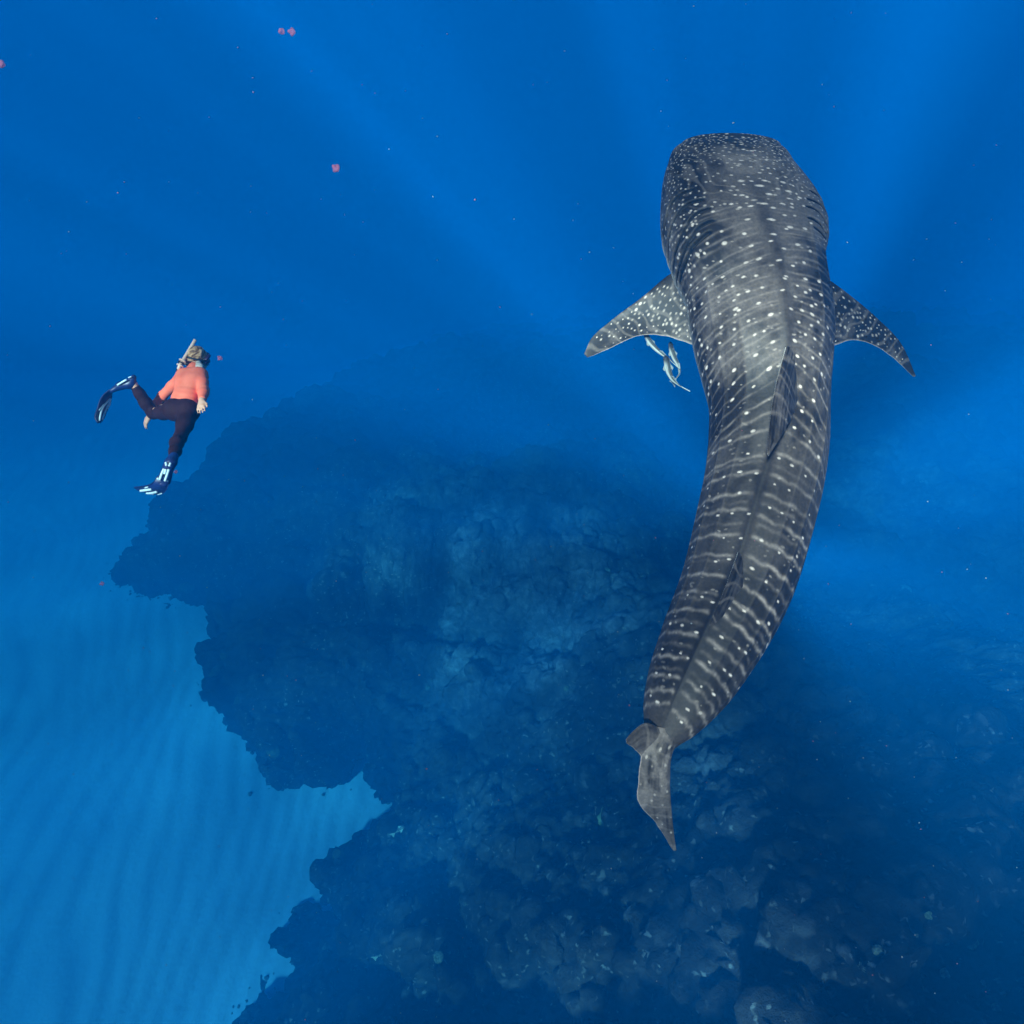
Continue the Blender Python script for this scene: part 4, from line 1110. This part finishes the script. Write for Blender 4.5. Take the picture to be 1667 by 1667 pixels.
def branching(seed):
    rb = np.random.default_rng(900 + seed)
    vs, qs = [], []
    for _ in range(34):
        a = rb.uniform(0, 2 * math.pi); tilt = rb.uniform(0.1, 1.15)
        d_ = np.array([math.sin(tilt) * math.cos(a), math.sin(tilt) * math.sin(a), math.cos(tilt)])
        ln = rb.uniform(0.55, 1.0); p0 = d_ * 0.12 * np.array([1, 1, 0.2]); p1 = p0 + d_ * ln * np.array([1, 1, 0.75])
        x_ = nrm(np.cross(d_, [0.3, 0.5, 0.8])); y_ = np.cross(d_, x_)
        base_i = len(vs)
        for p_, r_ in ((p0, 0.11), (lerp(p0, p1, 0.6) + x_ * rb.normal(0, 0.05), 0.085), (p1, 0.035)):
            for k in range(6):
                vs.append(p_ + r_ * (math.cos(k * math.pi / 3) * x_ + math.sin(k * math.pi / 3) * y_))
        for s_ in range(2):
            for k in range(6):
                qs.append((base_i + s_ * 6 + k, base_i + s_ * 6 + (k + 1) % 6, base_i + s_ * 6 + 6 + (k + 1) % 6, base_i + s_ * 6 + 6 + k))
    return mesh_np('branching_coral', np.array(vs), np.array(qs))
def plate(seed):
    n_, k_ = 6, 30
    th_ = np.linspace(0, 2 * math.pi, k_, endpoint=False)
    edge_ = 1 + 0.5 * vnoise(np.cos(th_) * 2 + seed, np.sin(th_) * 2, 520) + 0.25 * vnoise(np.cos(th_) * 6 + seed, np.sin(th_) * 6, 521)
    rows = [(0.02, 0.30), (0.35, 0.27), (0.75, 0.30), (1.0, 0.38), (0.97, 0.30), (0.55, 0.17), (0.20, 0.02), (0.16, -0.4)]
    v = np.array([[(r_ * e_ * math.cos(a), r_ * e_ * math.sin(a), z_ + 0.05 * math.sin(3 * a + seed) * r_) for a, e_ in zip(th_, edge_)] for r_, z_ in rows])
    return mesh_np('plate_coral', v.reshape(-1, 3), grid_quads(len(rows), k_, True))
def coral_mat(name, c1, c2, sc):
    return noisy_mat(name, c1, c2, sc, 0.9, 0.1, 0.6, 7.0, 5.0)
CM = {'dark': coral_mat('dark_brown_coral', (0.022, 0.024, 0.020), (0.060, 0.066, 0.050), 2.2),
      'pale': coral_mat('pale_coral', (0.03, 0.04, 0.038), (0.12, 0.15, 0.14), 2.6),
      'green': coral_mat('greenish_coral', (0.03, 0.05, 0.04), (0.10, 0.15, 0.11), 2.4)}
protos = {}
for kind_, fn in (('rounded_coral', lumpy), ('branching_coral', branching), ('plate_coral', plate)):
    for tone_n in CM:
        for v_i in range(3):
            me_ = fn(v_i + 1); me_.materials.append(CM[tone_n]); protos[(kind_, tone_n, v_i)] = me_
ADJ = {('rounded_coral', 'dark'): 'dark rounded coral head', ('rounded_coral', 'pale'): 'pale rounded coral head', ('branching_coral', 'pale'): 'pale branching coral clump',
       ('plate_coral', 'pale'): 'pale ragged plate coral', ('plate_coral', 'green'): 'greenish ragged plate coral'}
GRP = {'rounded_coral': 'rounded corals on the reef', 'branching_coral': 'branching corals on the reef', 'plate_coral': 'plate corals on the reef'}
def where(px, py):
    if px > 1480: return ('in the bottom right corner' if py > 1400 else 'by the right edge of the picture')
    if px > 1130: return ('on the bottom edge right of the tail' if py > 1540 else 'on the reef right of the shark tail')
    if px > 960: return ('on the bottom edge below the tail' if py > 1540 else 'on the reef below the shark tail tip')
    if px > 760: return ('near the bottom edge at mid picture' if py > 1520 else ('on the reef left of the shark tail' if py > 1150 else 'on the pale middle of the reef'))
    return ('on the lower reef beside the sand' if py > 1270 else 'on the upper reef lobe beside the sand')
planned = []
def coral(kind_, tone_n, px, py, size_px, label=None):
    hit, on = ray_hit(px, py)
    if not on: return
    planned.append((kind_, tone_n, px, py, size_px, label, scale_bed(hit)))
def in_body(px, py):
    return (1030 < px < 1360 and 200 < py < 1200) or (1000 < px < 1125 and 1150 < py < 1410)
coral('plate_coral', 'green', 992, 1334, 20, 'widest greenish plate coral, just left of the shark tail tip')
for px, py in [(446,1548),(474,1503),(515,1484),(522,1436),(551,1396),(571,1354),(610,1318),(494,1236),(444,1220),(408,1182),(394,1140),(352,1098),(368,1064),(384,1030),(305,950)]:
    coral('rounded_coral', 'dark', px, py, rc.uniform(10, 16))
cnt_ = {}
for _ in range(400):
    kd, tn = [('rounded_coral', 'pale'), ('branching_coral', 'pale'), ('plate_coral', 'pale'), ('plate_coral', 'green')][rc.choice(4, p=[0.25, 0.35, 0.2, 0.2])]
    px, py = rc.uniform(480, 1650), 1645 - 760 * rc.random() ** 1.3
    if in_body(px, py) or any(math.hypot(px - q_[2], py - q_[3]) < 34 for q_ in planned): continue
    key = (kd, tn, where(px, py))
    if cnt_.get(key, 0) >= 2: continue
    n0 = len(planned)
    coral(kd, tn, px, py, rc.uniform(4.5, 9.5))
    if len(planned) > n0: cnt_[key] = cnt_.get(key, 0) + 1
planned.sort(key=lambda q_: q_[2])
tot = {}
for q_ in planned:
    if q_[5] is None: tot.setdefault((q_[0], q_[1], where(q_[2], q_[3])), []).append(q_)
ORD = {1: [''], 2: ['left one of two, ', 'right one of two, '], 3: ['left one of three, ', 'middle one of three, ', 'right one of three, ']}
for q_ in planned:
    kind_, tone_n, px, py, size_px, label, hw = q_
    if label is None:
        lst = tot[(kind_, tone_n, where(px, py))]; k = lst.index(q_)
        if len(lst) <= 3 : label = ADJ[(kind_, tone_n)] + ' ' + (', ' + ORD[len(lst)][k] if len(lst) > 1 else '') + where(px, py)
        else: label = ADJ[(kind_, tone_n)] + ' ' + where(px, py) + ', %s from top' % ['first', 'second', 'third', 'fourth', 'fifth', 'sixth', 'seventh', 'eighth', 'ninth', 'tenth'][sorted(lst, key=lambda a_: a_[3]).index(q_)]
        label = label.replace(' ,', ',')
    dist = (hw - CAM) @ FWD
    r_ = size_px / FPX * dist
    o = bpy.data.objects.new(kind_, protos[(kind_, tone_n, int(rc.integers(3)))])
    COL.objects.link(o)
    o.location = hw - np.array([0, 0, 0.25 * r_])
    o.scale = (r_ * rc.uniform(0.85, 1.2), r_ * rc.uniform(0.85, 1.2), r_ * rc.uniform(0.7, 1.0))
    o.rotation_euler = (rc.normal(0, 0.12), rc.normal(0, 0.12), rc.uniform(0, 6.28))
    o['label'] = label; o['category'] = 'coral'; o['group'] = GRP[kind_]
# ================================================================== remoras under the shark's fin
m, t, b = mat('remora_skin', 0.4, 0.45)
at = node(t, 'ShaderNodeVertexColor', layer_name='skin'); t.links.new(at.outputs['Color'], b.inputs['Base Color'])
REM = m
def remora(label, spine, rw, group):
    c = smooth_curve([P(*a) for a in spine], 70)
    n_ = len(c); u_ = np.linspace(0, 1, n_)
    prof = interp([0, 0.04, 0.15, 0.35, 0.6, 0.85, 0.95, 1.0], [0.05, 0.62, 0.92, 1.0, 0.72, 0.30, 0.20, 0.16], u_) * rw
    T_ = np.gradient(c, axis=0); T_ /= np.linalg.norm(T_, axis=1)[:, None]
    side_ = np.cross(T_, [0, 0, 1.0]); side_ /= np.linalg.norm(side_, axis=1)[:, None]; dor = np.cross(side_, T_)
    dor = np.where(dor[:, 2:3] < 0, -dor, dor)
    nv_ = 28; ph = np.linspace(-math.pi, math.pi, nv_, endpoint=False)
    W = c[:, None] + prof[:, None, None] * (np.sin(ph)[None, :, None] * side_[:, None] + 0.85 * np.cos(ph)[None, :, None] * dor[:, None])
    v_ = W.reshape(-1, 3); t0 = len(v_); v_ = np.vstack([v_, c[0], c[-1]]); jj = np.arange(nv_)
    tr_ = np.vstack([np.stack([np.full(nv_, t0), jj, (jj + 1) % nv_], -1), np.stack([np.full(nv_, t0 + 1), (n_ - 1) * nv_ + (jj + 1) % nv_, (n_ - 1) * nv_ + jj], -1)])
    me_ = mesh_np('remora', v_, grid_quads(n_, nv_, True), tr_)
    U, PH = np.meshgrid(u_, ph, indexing='ij')
    grey = np.array([0.09, 0.105, 0.105]); dark = np.array([0.02, 0.022, 0.03]); wht = np.array([0.42, 0.44, 0.40])
    k = sstep(0.55, 0.95, np.abs(PH))[..., None]
    cc = grey * (1 - k) + wht * k
    st_ = (sstep(0.22, 0.10, np.abs(np.abs(PH) - 0.32)) * 0.6)[..., None]
    cc = cc * (1 - st_) + dark * st_
    hd = (sstep(0.30, 0.12, U) * 0.93)[..., None]  # head end darkened, the shade of the shark's fin put into the skin
    cc = cc * (1 - hd) + dark * hd
    set_col(me_, 'skin', np.vstack([cc.reshape(-1, 3), dark, wht]))
    recentre(me_, c[n_ // 2])
    o = obj('remora', me_, REM, label=label, cat='fish', group=group); o.location = c[n_ // 2]
    bpy.context.view_layer.update()
    def leaf(name, pts, col_):
        pts = np.array(pts); cen = pts.mean(0)
        nn = nrm(np.cross(pts[1] - pts[0], pts[2] - pts[0])) * 0.0025
        v2 = np.vstack([pts + nn, pts - nn]); k_ = len(pts)
        cen_i = 2 * k_; v2 = np.vstack([v2, cen + nn * 1.6, cen - nn * 1.6])
        tr2 = [(cen_i, i, (i + 1) % k_) for i in range(k_)] + [(cen_i + 1, k_ + (i + 1) % k_, k_ + i) for i in range(k_)]
        q2 = [(i, k_ + i, k_ + (i + 1) % k_, (i + 1) % k_) for i in range(k_)]
        me2 = mesh_np(name, v2, q2, tr2, smooth=False); set_col(me2, 'skin', np.tile(col_, (len(v2), 1)))
        obj(name, me2, REM, o)
    e = c[-1]; d_ = T_[-1]; s2 = nrm(side_[-1] * 0.6 + dor[-1] * 0.8)
    L_ = rw * 2.6
    leaf('tail_fin', [e - d_ * 0.01, e + d_ * L_ * 0.9 + s2 * L_ * 0.75, e + d_ * L_ * 0.75, e + d_ * L_ * 0.9 - s2 * L_ * 0.75], (0.34, 0.38, 0.36))
    for s_ in (-1, 1):
        i = int(n_ * 0.24); a = c[i] + side_[i] * prof[i] * 0.8 * s_
        leaf('pectoral_fin', [a, a + side_[i] * s_ * rw * 0.9 + T_[i] * rw * 1.6, a + side_[i] * s_ * rw * 0.5 + T_[i] * rw * 2.4, a + T_[i] * rw * 1.5], (0.24, 0.28, 0.28))
    i, i2 = int(n_ * 0.58), int(n_ * 0.86)
    leaf('dorsal_fin', [c[i] + dor[i] * prof[i] * 0.7, c[i + 4] + dor[i] * rw * 1.4, c[(i + i2) // 2] + dor[i] * rw * 0.9, c[i2] + dor[i2] * prof[i2] * 0.7], (0.28, 0.32, 0.32))
    return o
GR = 'remoras beneath the pectoral fin'
remora('slim remora with its head painted dark for the shade under the left pectoral fin', [(1048,538,5.16),(1057,555,5.14),(1068,568,5.12),(1080,578,5.11),(1090,585,5.12),(1097,592,5.13)], 0.021, GR)
remora('remora with its head painted dark as in shade, nearest the flank, tail curled left', [(1091,556,5.22),(1093,568,5.20),(1098,583,5.18),(1105,597,5.16),(1106,608,5.15),(1100,617,5.15)], 0.021, GR)
remora('pale remora swimming lowest of the three with forked tail spread', [(1083,578,5.06),(1086,592,5.05),(1089,606,5.05),(1096,619,5.05),(1104,626,5.05),(1110,630,5.06)], 0.024, GR)

# two pale fish hovering over the reef
for lab, (fx_, fy_), (dx_, dy_) in (('pale oval fish over the lower reef, near its sand edge', (651, 1350), (8, -6)), ('pale slender fish above the reef near the bottom edge', (624, 1552), (9, -5))):
    dd_ = (scale_bed(ray_hit(fx_, fy_)[0]) - CAM) @ FWD - 1.2
    fo = remora(lab, [(fx_ + dx_, fy_ + dy_, dd_), (fx_ + dx_ * 0.3, fy_ + dy_ * 0.3, dd_), (fx_ - dx_ * 0.4, fy_ - dy_ * 0.4, dd_), (fx_ - dx_, fy_ - dy_, dd_)], 0.085, 'reef fish')
    fo.name = 'reef_fish'

# ================================================================== drifting plankton
PINK = noisy_mat('pink_jelly', (0.42, 0.15, 0.22), (0.55, 0.22, 0.28), 300, 0.4, 0.4)
t_ = PINK.node_tree; bs_ = t_.nodes['Principled BSDF']; bs_.inputs['Roughness'].default_value = 1.0; bs_.inputs['Specular IOR Level'].default_value = 0.0
mxs = node(t_, 'ShaderNodeMixShader'); mxs.inputs[0].default_value = 0.62
trs = node(t_, 'ShaderNodeBsdfTransparent')
t_.links.new(bs_.outputs[0], mxs.inputs[1]); t_.links.new(trs.outputs[0], mxs.inputs[2]); t_.links.new(mxs.outputs[0], t_.nodes['Material Output'].inputs['Surface'])
def jelly(label, px, py, d, r):
    n_, k_ = 14, 20
    ph = np.linspace(0, math.pi, n_); th_ = np.linspace(0, 2 * math.pi, k_, endpoint=False)
    PHm, TM = np.meshgrid(ph, th_, indexing='ij')
    bump = 1 + 0.20 * np.sin(TM * 3 + px) * np.sin(PHm * 2) + 0.16 * np.cos(PHm * 3 + TM * 2 + py)
    v_ = r * bump[..., None] * np.stack([np.sin(PHm) * np.cos(TM), np.sin(PHm) * np.sin(TM), 0.85 * np.cos(PHm)], -1)
    o = obj('plankton_blob', mesh_np('plankton_blob', v_.reshape(-1, 3), grid_quads(n_, k_, True)), PINK, label=label, cat='plankton', group='pink plankton drifting in the water')
    o.location = P(px, py, d)
for lab, px, py, d, r in [
    ('largest pink plankton blob drifting mid way between snorkeller and top edge', 547, 274, 0.9, 0.0052),
    ('pink plankton blob near the top edge, left one of a close pair', 458, 51, 1.0, 0.0042),
    ('pink plankton blob near the top edge, right one of a close pair', 475, 52, 1.0, 0.0050),
    ('pink plankton blob cut by the left edge of the picture', 1, 104, 0.9, 0.0050),
    ('dim plankton blob just right of the snorkeller\'s head', 358, 583, 1.1, 0.0040),
    ('small pale plankton speck right of the lower swim fin', 286, 768, 1.6, 0.0042),
    ('small grey plankton blob above the sand, left of the reef tip', 166, 950, 1.3, 0.0038)]:
    jelly(lab, px, py, d, r)
# marine snow: countless specks, one object
rs2 = np.random.default_rng(21)
oct_v = np.array([(1,0,0),(-1,0,0),(0,1,0),(0,-1,0),(0,0,1),(0,0,-1)], float)
oct_t = np.array([(0,2,4),(2,1,4),(1,3,4),(3,0,4),(2,0,5),(1,2,5),(3,1,5),(0,3,5)])
N = 360
px = rs2.uniform(-60, 1730, N); py = rs2.uniform(-60, 1730, N); d = rs2.uniform(0.9, 4.2, N) ** 1.0
away = ~((px > 140) & (px < 360) & (py > 540) & (py < 820)); px, py, d = px[away], py[away], d[away]; N = len(px)
ctr = np.array([P(a, b_, c_) for a, b_, c_ in zip(px, py, d)])
siz = rs2.lognormal(math.log(0.00072), 0.36, N) * d
inside_shark = np.zeros(N, bool)
v_ = (ctr[:, None] + siz[:, None, None] * oct_v[None] * rs2.uniform(0.6, 1.3, (N, 6, 1))).reshape(-1, 3)
tr_ = (np.arange(N)[:, None, None] * 6 + oct_t[None]).reshape(-1, 3)
me = mesh_np('marine_snow', v_, np.zeros((0, 4), int), tr_, smooth=True)
pal_ = np.array([(0.30, 0.32, 0.34), (0.30, 0.10, 0.14), (0.14, 0.20, 0.24)])[rs2.choice(3, N, p=[0.45, 0.37, 0.18])]
set_col(me, 'tint', np.repeat(pal_, 6, 0))
m, t, b = mat('specks', 0.5, 0.3)
at = node(t, 'ShaderNodeVertexColor', layer_name='tint'); t.links.new(at.outputs['Color'], b.inputs['Base Color'])
obj('marine_snow', me, m, kind='stuff', label='tiny pale and pink specks drifting in the water')
